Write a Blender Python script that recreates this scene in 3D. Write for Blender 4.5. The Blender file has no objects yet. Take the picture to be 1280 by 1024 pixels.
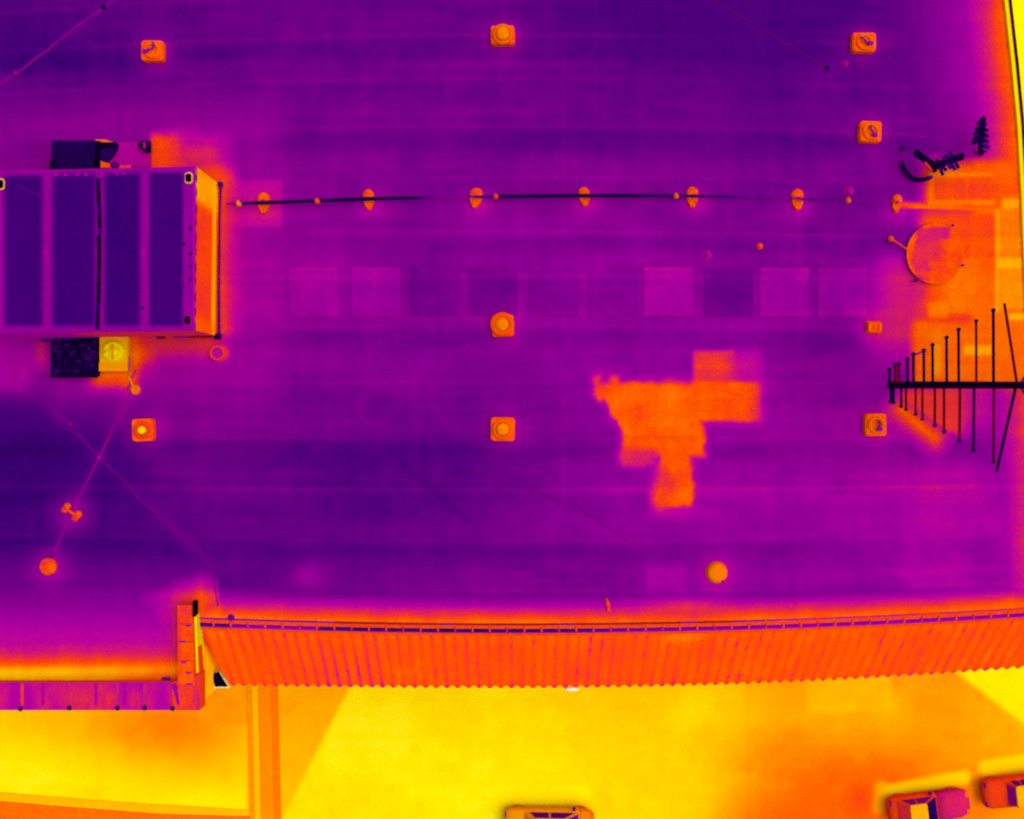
import bpy, bmesh, math, random
import numpy as np
from mathutils import Vector, Matrix

random.seed(7); rng = np.random.RandomState(11)
scene = bpy.context.scene
COL = scene.collection

# ------------------------------------------------------------------ camera, light, exposure
CAM_H = 57.0; F = 1390.0; GROUND = 0.0; ROOF = 14.0
cam_d = bpy.data.cameras.new('camera'); cam = bpy.data.objects.new('camera', cam_d); COL.objects.link(cam)
cam.location = (0, 0, CAM_H); cam.rotation_euler = (0, 0, 0)
cam_d.sensor_width = 36; cam_d.lens = 36 * F / 1280; cam_d.clip_end = 2000; cam_d.clip_start = 0.5
scene.camera = cam

SUN_EL, SUN_AZ = math.radians(68), math.radians(78)      # azimuth clockwise from +Y (north)
world = bpy.data.worlds.new('World'); scene.world = world; world.use_nodes = True
nt = world.node_tree; nt.nodes.clear()
sky = nt.nodes.new('ShaderNodeTexSky'); sky.sky_type = 'NISHITA'; sky.sun_disc = False
sky.sun_elevation = SUN_EL; sky.sun_rotation = SUN_AZ
sky.dust_density = 4.0; sky.air_density = 1.0
bg = nt.nodes.new('ShaderNodeBackground'); bg.inputs['Strength'].default_value = 0.11
wo = nt.nodes.new('ShaderNodeOutputWorld')
nt.links.new(sky.outputs[0], bg.inputs[0]); nt.links.new(bg.outputs[0], wo.inputs[0])
sun_d = bpy.data.lights.new('sun', 'SUN'); sun_d.energy = 1.5; sun_d.angle = math.radians(100); sun_d.color = (1, .96, .9)
sun = bpy.data.objects.new('sun', sun_d); COL.objects.link(sun)
sd = Vector((math.sin(SUN_AZ) * math.cos(SUN_EL), math.cos(SUN_AZ) * math.cos(SUN_EL), math.sin(SUN_EL)))
sun.rotation_euler = sd.to_track_quat('Z', 'Y').to_euler(); sun.location = sd * 80
scene.render.engine = 'CYCLES'
vs = scene.view_settings
scene.cycles.filter_width = 2.3
vs.view_transform = 'Standard'; vs.look = 'None'; vs.gamma = 1; vs.use_curve_mapping = False; vs.exposure = 0.9
# reflectance of the palette: brightest colours of the place sit at this albedo (per channel, neutralises the sky tint)
ALBEDO = (0.53, 0.53, 0.51)

# ------------------------------------------------------------------ helpers
def P(px, py, z=ROOF):
    k = (CAM_H - z) / F
    return Vector(((px - 640) * k, (512 - py) * k, z))
def plan(x, y, z):
    k = F / (CAM_H - z)
    return x * k + 640, 512 - y * k
def lin(c):
    c = c / 255.0
    return c / 12.92 if c <= .04045 else ((c + .055) / 1.055) ** 2.4

STOPS = [(0, (8, 0, 22)), (.05, (22, 0, 62)), (.12, (48, 0, 104)), (.2, (76, 0, 122)), (.3, (112, 0, 134)), (.4, (148, 0, 148)),
         (.47, (180, 0, 160)), (.52, (198, 8, 140)), (.57, (216, 28, 96)), (.62, (240, 50, 40)), (.66, (255, 70, 0)), (.72, (255, 108, 0)),
         (.8, (255, 158, 0)), (.87, (255, 198, 0)), (.94, (255, 232, 0)), (.965, (255, 243, 0)), (.985, (255, 250, 90)), (1.0, (255, 255, 215))]
_m = {}
def mat(T=None, amp=.012, scale=7.0, streak=0.0, gain=1.0, rough=.85):
    """surface colour from one value on the colour scale of the place; T None reads the mesh attribute 'warmth'"""
    key = (T, amp, scale, streak, gain)
    if key in _m: return _m[key]
    m = bpy.data.materials.new('surface_%s' % ('mapped' if T is None else int(T * 100))); m.use_nodes = True
    n = m.node_tree; b = n.nodes['Principled BSDF']; b.inputs['Roughness'].default_value = rough
    b.inputs['Specular IOR Level'].default_value = 0.0
    def math_(op, a, c):
        k = n.nodes.new('ShaderNodeMath'); k.operation = op
        for i, v in enumerate((a, c)):
            if isinstance(v, (int, float)): k.inputs[i].default_value = v
            else: n.links.new(v, k.inputs[i])
        return k.outputs[0]
    if T is None:
        a = n.nodes.new('ShaderNodeAttribute'); a.attribute_name = 'warmth'; v = a.outputs['Fac']
    else:
        a = n.nodes.new('ShaderNodeValue'); a.outputs[0].default_value = T; v = a.outputs[0]
    g = n.nodes.new('ShaderNodeNewGeometry')
    def noise(sc, w, det=2.0, stretch=None):
        t = n.nodes.new('ShaderNodeTexNoise'); t.inputs['Scale'].default_value = sc; t.inputs['Detail'].default_value = det
        src = g.outputs['Position']
        if stretch:
            mp = n.nodes.new('ShaderNodeMapping'); mp.inputs['Scale'].default_value = stretch
            n.links.new(src, mp.inputs[0]); src = mp.outputs[0]
        n.links.new(src, t.inputs['Vector'])
        return math_('MULTIPLY', math_('SUBTRACT', t.outputs[0], .5), w)
    if amp: v = math_('ADD', v, noise(21.0, .085 + amp, 0)); v = math_('ADD', v, noise(9.0, .05, 1, (1, 2.2, 1)))
    if amp: v = math_('ADD', v, noise(scale, amp * 4, 3)); v = math_('ADD', v, noise(scale * .18, amp * 2.5, 2))
    if streak:
        v = math_('ADD', v, noise(1.0, streak * 3, 3, (.12, 2.6, 1))); v = math_('ADD', v, noise(1.0, streak * 2, 2, (2.2, .15, 1)))
    r = n.nodes.new('ShaderNodeValToRGB'); n.links.new(v, r.inputs[0]); cr = r.color_ramp
    while len(cr.elements) < len(STOPS): cr.elements.new(.5)
    for e, (p, c) in zip(cr.elements, STOPS): e.position = p; e.color = tuple(lin(q) for q in c) + (1,)
    mx = n.nodes.new('ShaderNodeMix'); mx.data_type = 'RGBA'; mx.blend_type = 'MULTIPLY'; mx.inputs['Factor'].default_value = 1
    n.links.new(r.outputs[0], mx.inputs['A']); mx.inputs['B'].default_value = tuple(min(.95, q * gain) for q in ALBEDO) + (1,)
    n.links.new(mx.outputs['Result'], b.inputs['Base Color'])
    _m[key] = m
    return m
def flat(name, rgb, rough=.7):
    if name in _m: return _m[name]
    m = bpy.data.materials.new(name); m.use_nodes = True; n = m.node_tree
    b = n.nodes['Principled BSDF']; b.inputs['Roughness'].default_value = rough; b.inputs['Specular IOR Level'].default_value = 0.0
    t = n.nodes.new('ShaderNodeTexNoise'); t.inputs['Scale'].default_value = 9
    r = n.nodes.new('ShaderNodeValToRGB'); n.links.new(t.outputs[0], r.inputs[0])
    c = [lin(q) * a for q, a in zip(rgb, ALBEDO)]
    r.color_ramp.elements[0].color = [q * .7 for q in c] + [1]; r.color_ramp.elements[1].color = [min(1, q * 1.3) for q in c] + [1]
    n.links.new(r.outputs[0], b.inputs['Base Color']); _m[name] = m
    return m

def tag(o, label=None, cat=None, group=None, kind=None):
    for k, v in (('label', label), ('category', cat), ('group', group), ('kind', kind)):
        if v: o[k] = v
    return o
def empty(name, loc, label, cat, group=None, rz=0):
    o = bpy.data.objects.new(name, None); COL.objects.link(o); o.location = loc; o.rotation_euler = (0, 0, rz)
    o.empty_display_size = .3
    return tag(o, label, cat, group)
def link(name, me, material, parent=None, loc=None):
    o = bpy.data.objects.new(name, me); COL.objects.link(o)
    if material and not me.materials: me.materials.append(material)
    if parent: o.parent = parent
    if loc is not None: o.location = loc
    return o
def obj(name, bm, material, parent=None, smooth=False, loc=None, bevel=0):
    if bevel:
        bmesh.ops.bevel(bm, geom=[e for e in bm.edges], offset=bevel, segments=2, affect='EDGES', clamp_overlap=True)
    bmesh.ops.recalc_face_normals(bm, faces=bm.faces)
    me = bpy.data.meshes.new(name); bm.to_mesh(me); bm.free()
    if smooth:
        for p in me.polygons: p.use_smooth = True
    return link(name, me, material, parent, loc)
def copy_tree(o, parent=None):
    c = o.copy(); COL.objects.link(c)
    if parent: c.parent = parent
    for ch in o.children: copy_tree(ch, c)
    return c
def BM(): return bmesh.new()
def box(bm, x0, y0, z0, x1, y1, z1):
    vv = [bm.verts.new(p) for p in ((x0, y0, z0), (x1, y0, z0), (x1, y1, z0), (x0, y1, z0), (x0, y0, z1), (x1, y0, z1), (x1, y1, z1), (x0, y1, z1))]
    for f in ((0, 3, 2, 1), (4, 5, 6, 7), (0, 1, 5, 4), (1, 2, 6, 5), (2, 3, 7, 6), (3, 0, 4, 7)): bm.faces.new([vv[i] for i in f])
    return bm
def prism(bm, pts, z0, z1, taper=1.0):
    cx = sum(p[0] for p in pts) / len(pts); cy = sum(p[1] for p in pts) / len(pts)
    a = [bm.verts.new((p[0], p[1], z0)) for p in pts]
    b = [bm.verts.new((cx + (p[0] - cx) * taper, cy + (p[1] - cy) * taper, z1)) for p in pts]
    n = len(pts); bm.faces.new(a[::-1]); bm.faces.new(b)
    for i in range(n): bm.faces.new((a[i], a[(i + 1) % n], b[(i + 1) % n], b[i]))
    return bm
def lathe(bm, prof, seg=28, sx=1, sy=1, c=(0, 0, 0)):
    rings = []
    for r, z in prof:
        if r < 1e-5: rings.append([bm.verts.new((c[0], c[1], c[2] + z))])
        else: rings.append([bm.verts.new((c[0] + r * sx * math.cos(2 * math.pi * i / seg), c[1] + r * sy * math.sin(2 * math.pi * i / seg), c[2] + z)) for i in range(seg)])
    for a, b in zip(rings, rings[1:]):
        for i in range(seg):
            j = (i + 1) % seg
            if len(a) == 1: bm.faces.new((a[0], b[i], b[j]))
            elif len(b) == 1: bm.faces.new((a[i], a[j], b[0]))
            else: bm.faces.new((a[i], a[j], b[j], b[i]))
    return bm
def tube(bm, pts, r, seg=8):
    pts = [Vector(p) for p in pts]; rr = r if hasattr(r, '__len__') else [r] * len(pts); rings = []
    for i, p in enumerate(pts):
        d = (pts[min(i + 1, len(pts) - 1)] - pts[max(i - 1, 0)]).normalized()
        u = d.cross(Vector((0, 0, 1)))
        if u.length < 1e-3: u = Vector((1, 0, 0))
        u.normalize(); w = u.cross(d)
        rings.append([bm.verts.new(p + (u * math.cos(2 * math.pi * k / seg) + w * math.sin(2 * math.pi * k / seg)) * rr[i]) for k in range(seg)])
    for a, b in zip(rings, rings[1:]):
        for k in range(seg): bm.faces.new((a[k], a[(k + 1) % seg], b[(k + 1) % seg], b[k]))
    bm.faces.new(rings[0][::-1]); bm.faces.new(rings[-1])
    return bm
def rrect(w, h, r, n=4):
    out = []
    for cx, cy, a0 in ((w / 2 - r, h / 2 - r, 0), (-w / 2 + r, h / 2 - r, 90), (-w / 2 + r, -h / 2 + r, 180), (w / 2 - r, -h / 2 + r, 270)):
        for i in range(n + 1):
            a = math.radians(a0 + 90 * i / n); out.append((cx + r * math.cos(a), cy + r * math.sin(a)))
    return out
def grid(name, X, Y, Z, W, material, parent=None, smooth=False):
    """sheet from 2-D arrays of coordinates, with the warmth of every vertex"""
    h, w = X.shape
    co = np.stack([X, Y, Z], -1).reshape(-1, 3).astype(np.float32)
    idx = np.arange(h * w).reshape(h, w)
    f = np.stack([idx[1:, :-1], idx[1:, 1:], idx[:-1, 1:], idx[:-1, :-1]], -1).reshape(-1, 4)
    me = bpy.data.meshes.new(name); me.vertices.add(len(co)); me.vertices.foreach_set('co', co.ravel())
    me.loops.add(f.size); me.loops.foreach_set('vertex_index', f.ravel().astype(np.int32))
    me.polygons.add(len(f)); me.polygons.foreach_set('loop_start', np.arange(0, f.size, 4, dtype=np.int32))
    me.polygons.foreach_set('loop_total', np.full(len(f), 4, np.int32))
    if smooth: me.polygons.foreach_set('use_smooth', np.ones(len(f), bool))
    me.update(calc_edges=True)
    at = me.attributes.new('warmth', 'FLOAT', 'POINT'); at.data.foreach_set('value', np.asarray(W, np.float32).ravel())
    return link(name, me, material, parent)

# ---- fields (numpy)
_tabs = {}
def vnoise(x, y, s, seed=0):
    if seed not in _tabs: _tabs[seed] = np.random.RandomState(seed).rand(256, 256)
    t = _tabs[seed]; x = x / s + 1000; y = y / s + 1000
    xi = np.floor(x).astype(int); yi = np.floor(y).astype(int); fx = x - xi; fy = y - yi
    fx = fx * fx * (3 - 2 * fx); fy = fy * fy * (3 - 2 * fy); q = lambda a, b: t[b % 256, a % 256]
    return (q(xi, yi) * (1 - fx) + q(xi + 1, yi) * fx) * (1 - fy) + (q(xi, yi + 1) * (1 - fx) + q(xi + 1, yi + 1) * fx) * fy - .5
def fbm(x, y, s, seed=0, o=4):
    return sum(vnoise(x, y, s / 2 ** i, seed + i) / 1.7 ** i for i in range(o))
def ss(a, b, x):
    t = np.clip((x - a) / (b - a), 0, 1); return t * t * (3 - 2 * t)
def bxm(x, y, x0, y0, x1, y1, s=4):
    return ss(x0 - s, x0 + s, x) * (1 - ss(x1 - s, x1 + s, x)) * ss(y0 - s, y0 + s, y) * (1 - ss(y1 - s, y1 + s, y))
def gs(x, y, cx, cy, sx, sy=None):
    sy = sy or sx; return np.exp(-((x - cx) / sx) ** 2 - ((y - cy) / sy) ** 2)
def mixv(W, m, v): return W * (1 - m) + v * m
def seg_d(x, y, ax, ay, bx, by):
    t = np.clip(((x - ax) * (bx - ax) + (y - ay) * (by - ay)) / ((bx - ax) ** 2 + (by - ay) ** 2), 0, 1)
    return np.hypot(x - ax - t * (bx - ax), y - ay - t * (by - ay))

def eave(x):   return 787.5 - np.where(x > 640, 20, 21) * ((x - 640) / 640.) ** 2
def hem(x):    return 859 - np.where(x > 640, 25, 10) * ((x - 640) / 640.) ** 2
EDGE = [(1246, -140), (1250, -60), (1254, 0), (1263, 80), (1270.5, 160), (1275, 240), (1278, 320), (1282, 400), (1296, 500), (1306, 600), (1312, 800)]
def edge_x(y): return np.interp(y, [p[1] for p in EDGE], [p[0] for p in EDGE])
def bow(x, y0): return y0 - (y0 - 512) / 512. * 24 * ((x - 640) / 640.) ** 2

VENTS = [(193, 65), (628, 46), (1077, 55), (1085, 166), (628, 407), (628, 536), (1092, 531), (180, 537), (1091, 409), (895, 715), (61, 708), (89, 640)]
SUPPORTS = [(330, 253), (461, 249), (595, 247), (730, 245.5), (865, 246), (996, 249), (1120, 254)]
SEAMS = [-120, -60, -8, 44, 98, 158, 222, 290, 345, 408, 478, 548, 612, 676, 738]
SQ = [(362, .03), (440, .032), (513, -.022), (586, -.026), (662, -.012), (735, -.008), (805, .042), (880, -.034), (950, .04), (1022, .034)]

def roof_warmth(x, y):
    W = .325 + .025 * gs(x, y, 640, 380, 330, 160)
    W += .05 * fbm(x, y * 1.6, 260, 3) + .030 * fbm(x, y, 60, 9) + .028 * fbm(x * .2, y, 20, 17) + .018 * fbm(x, y * .2, 26, 21) + .012 * fbm(x, y, 9, 23, 2)
    W -= .016 * ss(.12, .34, fbm(x, y * 1.5, 34, 25)) + .0 * x
    W -= .17 * gs(x, y, -20, 600, 170, 130) + .10 * gs(x, y, 200, 660, 260, 110) + .06 * gs(x, y, 520, 590, 240, 130)
    W -= .05 * gs(x, y, 250, 90, 240, 70) + .03 * gs(x, y, 700, 110, 300, 60)
    W -= .16 * gs(x, y, 930, 20, 200, 85) + .10 * gs(x, y, 40, 60, 220, 130) + .07 * gs(x, y, 560, 0, 330, 70) + .05 * gs(x, y, 760, 180, 300, 50)
    W += .03 * gs(x, y, 420, 320, 400, 100) + .06 * gs(x, y, 1000, 560, 300, 170) + .05 * gs(x, y, 780, 620, 170, 60) + .05 * gs(x, y, 1180, 640, 120, 120)
    W += .05 * ss(1100, 1180, x) * ss(560, 620, y)
    # courses of the sheets: faint step at each lap
    for i, y0 in enumerate(SEAMS):
        d = y - bow(x, y0); k = .4 + .9 * abs(vnoise(x, y * 0 + i * 40, 150, 40))
        W += .065 * k * np.exp(-(d / 3.0) ** 2) - .03 * np.exp(-((d - 14) / 13) ** 2) * (i % 2) + .018 * np.exp(-((d + 16) / 14) ** 2)
    for x0 in (300, 352, 705, 745, 1000, 1130):
        W += .022 * np.exp(-((x - x0) / 2.5) ** 2) * ss(-.1, .3, vnoise(x, y, 120, 60 + x0 % 7))
    # roof edges keep warm
    dx = edge_x(y) - x
    W = np.maximum(W, .70 - .0052 * np.maximum(dx, 0) + .02 * fbm(x, y, 40, 5)) * (dx < 46) + np.maximum(W, .53 - .0020 * np.maximum(dx, 0)) * (dx >= 46)
    de = eave(x) - 8 - y
    E = .70 - .011 * np.maximum(de - 3, 0) + .035 * fbm(x, y, 30, 6)
    E = np.where(de > 20, np.maximum(.50 - .012 * (de - 20), .2), E)
    W = np.where(x > 232, np.maximum(W, E), W)
    # left wing foot and side
    m = x < 250
    dl = 853 - y + (110 - x) * .01
    L = np.interp(dl, [-2, 4, 10, 16, 22, 28, 36, 50, 72, 110, 220], [.74, .84, .88, .84, .72, .64, .57, .50, .45, .34, .02]) - (.16 * ss(40, 230, x) + .06 * fbm(x * .3, y, 20, 66)) * ss(28, 4, dl) + .025 * fbm(x, y, 44, 8) * ss(60, 20, dl)
    W = np.where(m, np.maximum(W, L), W)
    dr = 246 - x
    R = np.where(dr < 30, .67 - .004 * dr, .53 - .0036 * (dr - 30)) - .012 * np.maximum(745 - y, 0) - .012 * np.maximum(x - 252, 0)
    W = np.where((x < 275), np.maximum(W, R + .02 * fbm(x, y, 30, 4)), W)
    # around the stair hut
    W = mixv(W, bxm(x, y, -60, 120, 352, 500, 40) * .55, .43)
    u = x + 8 * fbm(x, y, 26, 81); v = y + 8 * fbm(x, y, 26, 82)
    W = mixv(W, bxm(u, v, 196, 172, 280, 262, 22) * .95, .59 + .02 * fbm(x, y, 24, 83))
    W = mixv(W, ss(185, 191, x) * ss(238, 200, u) * ss(154, 178, v) * .95 * (y < 230), .662 + .03 * fbm(x, y, 20, 2))
    W = np.maximum(W, .665 * gs(x, y, 262, 222, 40, 34) ** .5) ; W = mixv(W, bxm(u, v, 228, 166, 234, 208, 5) * .6, .53)
    W = mixv(W, (ss(262, 268, x) * ss(304, 274, x) * ss(205, 225, y) * ss(428, 412, y)), .655)
    W = mixv(W, bxm(x, y, 285, 226, 352, 284, 3) * .55, .58)
    W = mixv(W, bxm(x, y, 280, 290, 300, 410, 22) * .5, .50)
    W = mixv(W, bxm(x, y, 40, 420, 62, 460, 14) * .8, .60)
    W = mixv(W, bxm(x + 8 * fbm(x, y, 26, 85), y, 120, 412, 188, 464, 20), .715 + .05 * fbm(x, y, 20, 2))
    W = mixv(W, bxm(x, y, 176, 408, 280, 446, 18) * .95, .60)
    W = mixv(W, bxm(x, y, 112, 456, 170, 488, 12), .725)
    W = mixv(W, bxm(x, y, 66, 474, 165, 530, 18) * .5, .47)
    W = mixv(W, bxm(x, y, -40, 420, 40, 490, 12) * .8, .455 + .03 * fbm(x, y, 30, 7))
    W = np.maximum(W, .66 * gs(x, y, 276, 441, 21)) ; W = np.maximum(W, .60 * gs(x, y, 170, 487, 15))
    W = mixv(W, bxm(x, y, -60, 505, 180, 620, 30) * .6, .14 + .04 * fbm(x, y, 60, 12))
    # warm block of the roof under the aerials
    E2 = .70 + .05 * fbm(x, y, 40, 30)
    W = mixv(W, bxm(x + 6 * fbm(x, y, 24, 48), y, 1150, 200, 1222, 262, 14), .695); W = mixv(W, bxm(x + 6 * fbm(x, y, 24, 47), y, 1148, 262, 1330, 400, 15), E2)
    W = mixv(W, bxm(x, y, 1092, 318, 1165, 445, 30) * .85, .575); W = mixv(W, bxm(x, y, 1140, 400, 1330, 484, 9) * .95, .715 + .04 * fbm(x, y, 30, 44))
    W = mixv(W, bxm(x, y, 1215, 200, 1330, 480, 8) * .9, .70 + .03 * fbm(x, y, 30, 45)); W = mixv(W, bxm(x, y, 1168, 223, 1206, 250, 2) * .8, .655); W = mixv(W, bxm(x, y, 1210, 223, 1236, 250, 2) * .8, .655)
    W = mixv(W, bxm(x, y, 1248, 262, 1300, 322, 2) * .8, .75); W = mixv(W, bxm(x, y, 1250, 336, 1300, 386, 2) * .8, .77)
    W = mixv(W, bxm(x, y, 1247, 322, 1300, 336, 3) * .9, .84); W = mixv(W, bxm(x, y, 1252, 248, 1300, 262, 4) * .9, .82); W = mixv(W, bxm(x, y, 1262, 392, 1300, 400, 4) * .9, .85)
    W = mixv(W, bxm(x, y, 1160, 250, 1245, 257, 3) * .8, .76); W = mixv(W, bxm(x, y, 1160, 216, 1240, 220, 3) * .7, .77); W = mixv(W, bxm(x, y, 1160, 222, 1167, 250, 2) * .7, .75)
    W = mixv(W, bxm(x, y, 1244, 262, 1249, 390, 2) * .7, .82); W = mixv(W, bxm(x, y, 1182, 268, 1243, 322, 3) * .75, .655); W = mixv(W, bxm(x, y, 1160, 378, 1186, 398, 3) * .6, .76)
    W = mixv(W, bxm(x, y, 1204, 432, 1240, 444, 3) * .7, .83); W = mixv(W, bxm(x, y, 1166, 430, 1176, 470, 5) * .6, .80)
    W = np.maximum(W, (.72 + .02 * fbm(x, y, 20, 2)) * np.clip(1.25 - seg_d(x, y, 1120, 256, 1290, 266) / 8, 0, 1) * ss(1110, 1130, x))
    # warm below the boom of the big aerial
    t = (x - 1118) / 90.; W = mixv(W, bxm(x, y, 1122, 484, 1205, 546, 14) * (y < 492 + np.clip(t, 0, 1) * 62) * .85, .66)
    W = np.maximum(W, .69 - .011 * seg_d(x, y, 1126, 512, 1168, 548)); W = mixv(W, bxm(x, y, 1170, 480, 1240, 534, 18) * .6, .61)
    W = mixv(W, bxm(x, y, 1090, 545, 1130, 555, 16) * .4, .55)
    # wet patch
    A = .685 + .05 * fbm(x, y, 40, 35) + .02 * fbm(x, y, 9, 37)
    u = x + 7 * fbm(x, y, 22, 33); v = y + 5 * fbm(x, y, 22, 34)
    def blob(s, g=0):
        lf = 744 + np.clip(v - 480, 0, 60) * .52
        M = ss(lf - s - g, lf + s - g, u) * (1 - ss(881 - s + g, 881 + s + g, u)) * ss(477 - s - g, 477 + s - g, v) * (1 - ss(570 - s + g, 570 + s + g, v))
        M = np.maximum(M, bxm(u, v, 743 - g, 468 - g, 752 + g, 500, s)); M = np.maximum(M, bxm(u, v, 764 - g, 468 - g, 776 + g, 490, s))
        M = np.maximum(M, bxm(x + .4 * (u - x), y + .4 * (v - y), 868 - g, 477 - g, 952 + g, 527 + g, max(2, s - 1)))
        M = np.maximum(M, bxm(u, v, 822 - g, 560, 866 + g, 634 + g, s))
        return M
    W = mixv(W, blob(9, 7) * .8, np.maximum(W, .465 + .02 * fbm(x, y, 30, 3)))
    W = mixv(W, bxm(x, y, 866, 438, 918, 482, 4), .595 + .05 * fbm(x, y, 20, 31)); W = mixv(W, bxm(x, y, 908, 438, 953, 482, 11) * .85, .535 - .04 * ss(920, 952, x))
    W = mixv(W, gs(x, y, 900, 458, 13, 12) * .8, .64)
    B = A - .035 * ss(925, 942, x) - .06 * ss(938, 952, x) - .05 * ss(775, 752, x) * ss(500, 480, y)
    W = mixv(W, blob(5), B)
    W = mixv(W, bxm(u, v, 772, 560, 818, 584, 7) * .95, .585 + .03 * fbm(x, y, 20, 3)); W = mixv(W, bxm(u, v, 816, 580, 836, 640, 6) * .6, .60)
    W = mixv(W, gs(x, y, 838, 608, 9, 12) * .85, .60); W = mixv(W, gs(x, y, 838, 642, 22, 7) * .6, .52)
    W = mixv(W, bxm(x, y, 806, 705, 858, 740, 10) * .5, .50)
    W = mixv(W, gs(x, y, 385, 720, 24, 16) * .7, .44); W = mixv(W, gs(x, y, 855, 762, 48, 13) * .9, .62)
    d = np.minimum(np.minimum(seg_d(x, y, 166, 483, 124, 572), seg_d(x, y, 124, 572, 89, 640)), seg_d(x, y, 89, 640, 63, 702)); W += .07 * np.exp(-(d / 4.) ** 2) + .03 * np.exp(-(d / 14.) ** 2)
    d = np.minimum(np.minimum(seg_d(x, y, 60, 505, 124, 573), seg_d(x, y, 124, 573, 215, 660)), np.minimum(seg_d(x, y, 215, 660, 262, 705), seg_d(x, y, 262, 705, 272, 760)))
    W += .035 * np.exp(-(d / 4.) ** 2) + .02 * np.exp(-(d / 12.) ** 2)
    sd_ = (x - 124) - (y - 573) * 1.05; W += .022 * ss(-4, 4, sd_) * gs(x, y, 230, 620, 150, 120)
    d = np.minimum(seg_d(x, y, 0, 105, 60, 62), seg_d(x, y, 60, 62, 150, -5)); W += .05 * np.exp(-(d / 3.5) ** 2)
    d = seg_d(x, y, 885, 0, 1034, 86); W += .025 * np.exp(-(d / 4.) ** 2)
    W += .03 * np.exp(-(seg_d(x, y, 220, 640, 400, 560) / 8.) ** 2) * ss(-.2, .4, vnoise(x, y, 50, 77)) - .03 * np.exp(-(seg_d(x, y, 505, 582, 582, 650) / 6.) ** 2) + .02 * np.exp(-(seg_d(x, y, 575, 580, 820, 694) / 6.) ** 2)
    for vx, vy in VENTS: W += (.60 - W) * .55 * gs(x, y, vx + 2, vy + 2, 24)
    for vx, vy in SUPPORTS: W += (.60 - W) * .6 * gs(x, y, vx + 4, vy + 8, 20, 17)
    return np.clip(W, .02, .985)

def roof_sheet(name, xs, ytop, ybot, rows, mats, parent, ztop, zbot, add=0, field=roof_warmth):
    """xs: 1-D plan x; ytop/ybot arrays along xs"""
    t = np.linspace(0, 1, rows)[:, None]
    PY = ytop[None, :] * (1 - t) + ybot[None, :] * t; PX = np.repeat(xs[None, :], rows, 0)
    Z = ztop * (1 - t) + zbot * t + 0 * PX
    k = (CAM_H - ROOF) / F
    W = field(PX, PY) + add
    return grid(name, (PX - 640) * k, (512 - PY) * k, Z, W, mats, parent)

# ------------------------------------------------------------------ ground
def ground_warmth(x, y):
    W = .90 + .02 * fbm(x, y, 90, 2) + .012 * fbm(x, y * 3, 30, 5)
    dg = (437 - (y - 860) * (437 - 360) / 150.)                        # edge of a lingering shadow, painted into the ground warmth
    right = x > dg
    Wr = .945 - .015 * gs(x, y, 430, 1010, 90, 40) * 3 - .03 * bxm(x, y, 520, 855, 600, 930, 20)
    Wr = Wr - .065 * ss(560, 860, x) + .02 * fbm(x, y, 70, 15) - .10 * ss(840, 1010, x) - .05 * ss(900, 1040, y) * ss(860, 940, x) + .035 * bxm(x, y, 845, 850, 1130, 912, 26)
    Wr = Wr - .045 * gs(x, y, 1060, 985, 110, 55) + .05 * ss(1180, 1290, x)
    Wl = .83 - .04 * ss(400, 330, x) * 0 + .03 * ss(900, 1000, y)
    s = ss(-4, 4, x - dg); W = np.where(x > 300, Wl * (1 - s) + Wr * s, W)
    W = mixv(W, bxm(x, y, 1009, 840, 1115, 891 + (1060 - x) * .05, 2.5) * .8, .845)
    tri = ss(-5, 5, x - (1192 + (y - 838) * 1.32)); W = np.where(y < 940, mixv(W, tri * .95 * (x > 1100), .925), W)  # triangle cut off by a shadow edge, likewise painted into the warmth
    # yard left of the path
    Wy = .915 - .14 * gs(x, y, 195, 905, 110, 48) - .05 * gs(x, y, 40, 890, 45, 60) * .6 - .04 * gs(x, y, 260, 940, 70, 60) + .045 * gs(x, y, 40, 960, 90, 40) + .03 * gs(x, y, 250, 1000, 90, 22)
    W = np.where((x <= 306), Wy + .012 * fbm(x, y, 60, 3), W)
    W = np.where((x > 245) & (x < 312) & (y < 905), .80 + .02 * fbm(x, y, 40, 3), W)
    W = W + .014 * fbm(x, y, 18, 11) - .012 * ss(.2, .4, fbm(x, y, 40, 13))
    W = W + .012 * np.exp(-((y - 917 - .01 * x) / 2.) ** 2) * (x > 840) - .012 * np.exp(-((x - 935) / 2.) ** 2) * (y > 850)
    # strips of warmer ground along the parked cars
    W = mixv(W, bxm(x, y, 632, 982, 738, 1000, 5) * .9, .945); W = mixv(W, ss(0, 1, 1.5 - seg_d(x, y, 1110, 990, 1205, 972) / 9) * .95, .89)
    W = mixv(W, ss(0, 1, 1.5 - seg_d(x, y, 1232, 960, 1290, 950) / 9) * .95, .90); W = mixv(W, ss(0, 1, 1.4 - seg_d(x, y, 1102, 985, 1098, 1010) / 9) * .8, .84)
    W = mixv(W, gs(x, y, 1074, 1000, 16, 26) * .7, .635); W = mixv(W, gs(x, y, 1000, 1030, 70, 30) * .8, .68)
    W = mixv(W, ss(1235, 1262, x) * (y < 600), .945)
    return np.clip(W, .4, .95)
gx = np.concatenate([[-24000, -6000, -1500, -300], np.arange(-40, 1322, 5), [1600, 3000, 8000, 24000]]).astype(float)
gy = np.concatenate([[-24000, -6000, -1500, -400, -60], np.arange(-40, 760, 40), np.arange(780, 1062, 4), [1300, 3000, 8000, 24000]]).astype(float)
GX, GY = np.meshgrid(gx, gy)
kg = CAM_H / F
mapped = mat(None, .010, 6.0)
mapped_s = mat(None, .015, 11.0, .02)
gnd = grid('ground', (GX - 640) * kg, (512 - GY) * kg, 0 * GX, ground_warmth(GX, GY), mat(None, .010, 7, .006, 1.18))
tag(gnd, kind='structure')

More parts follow.
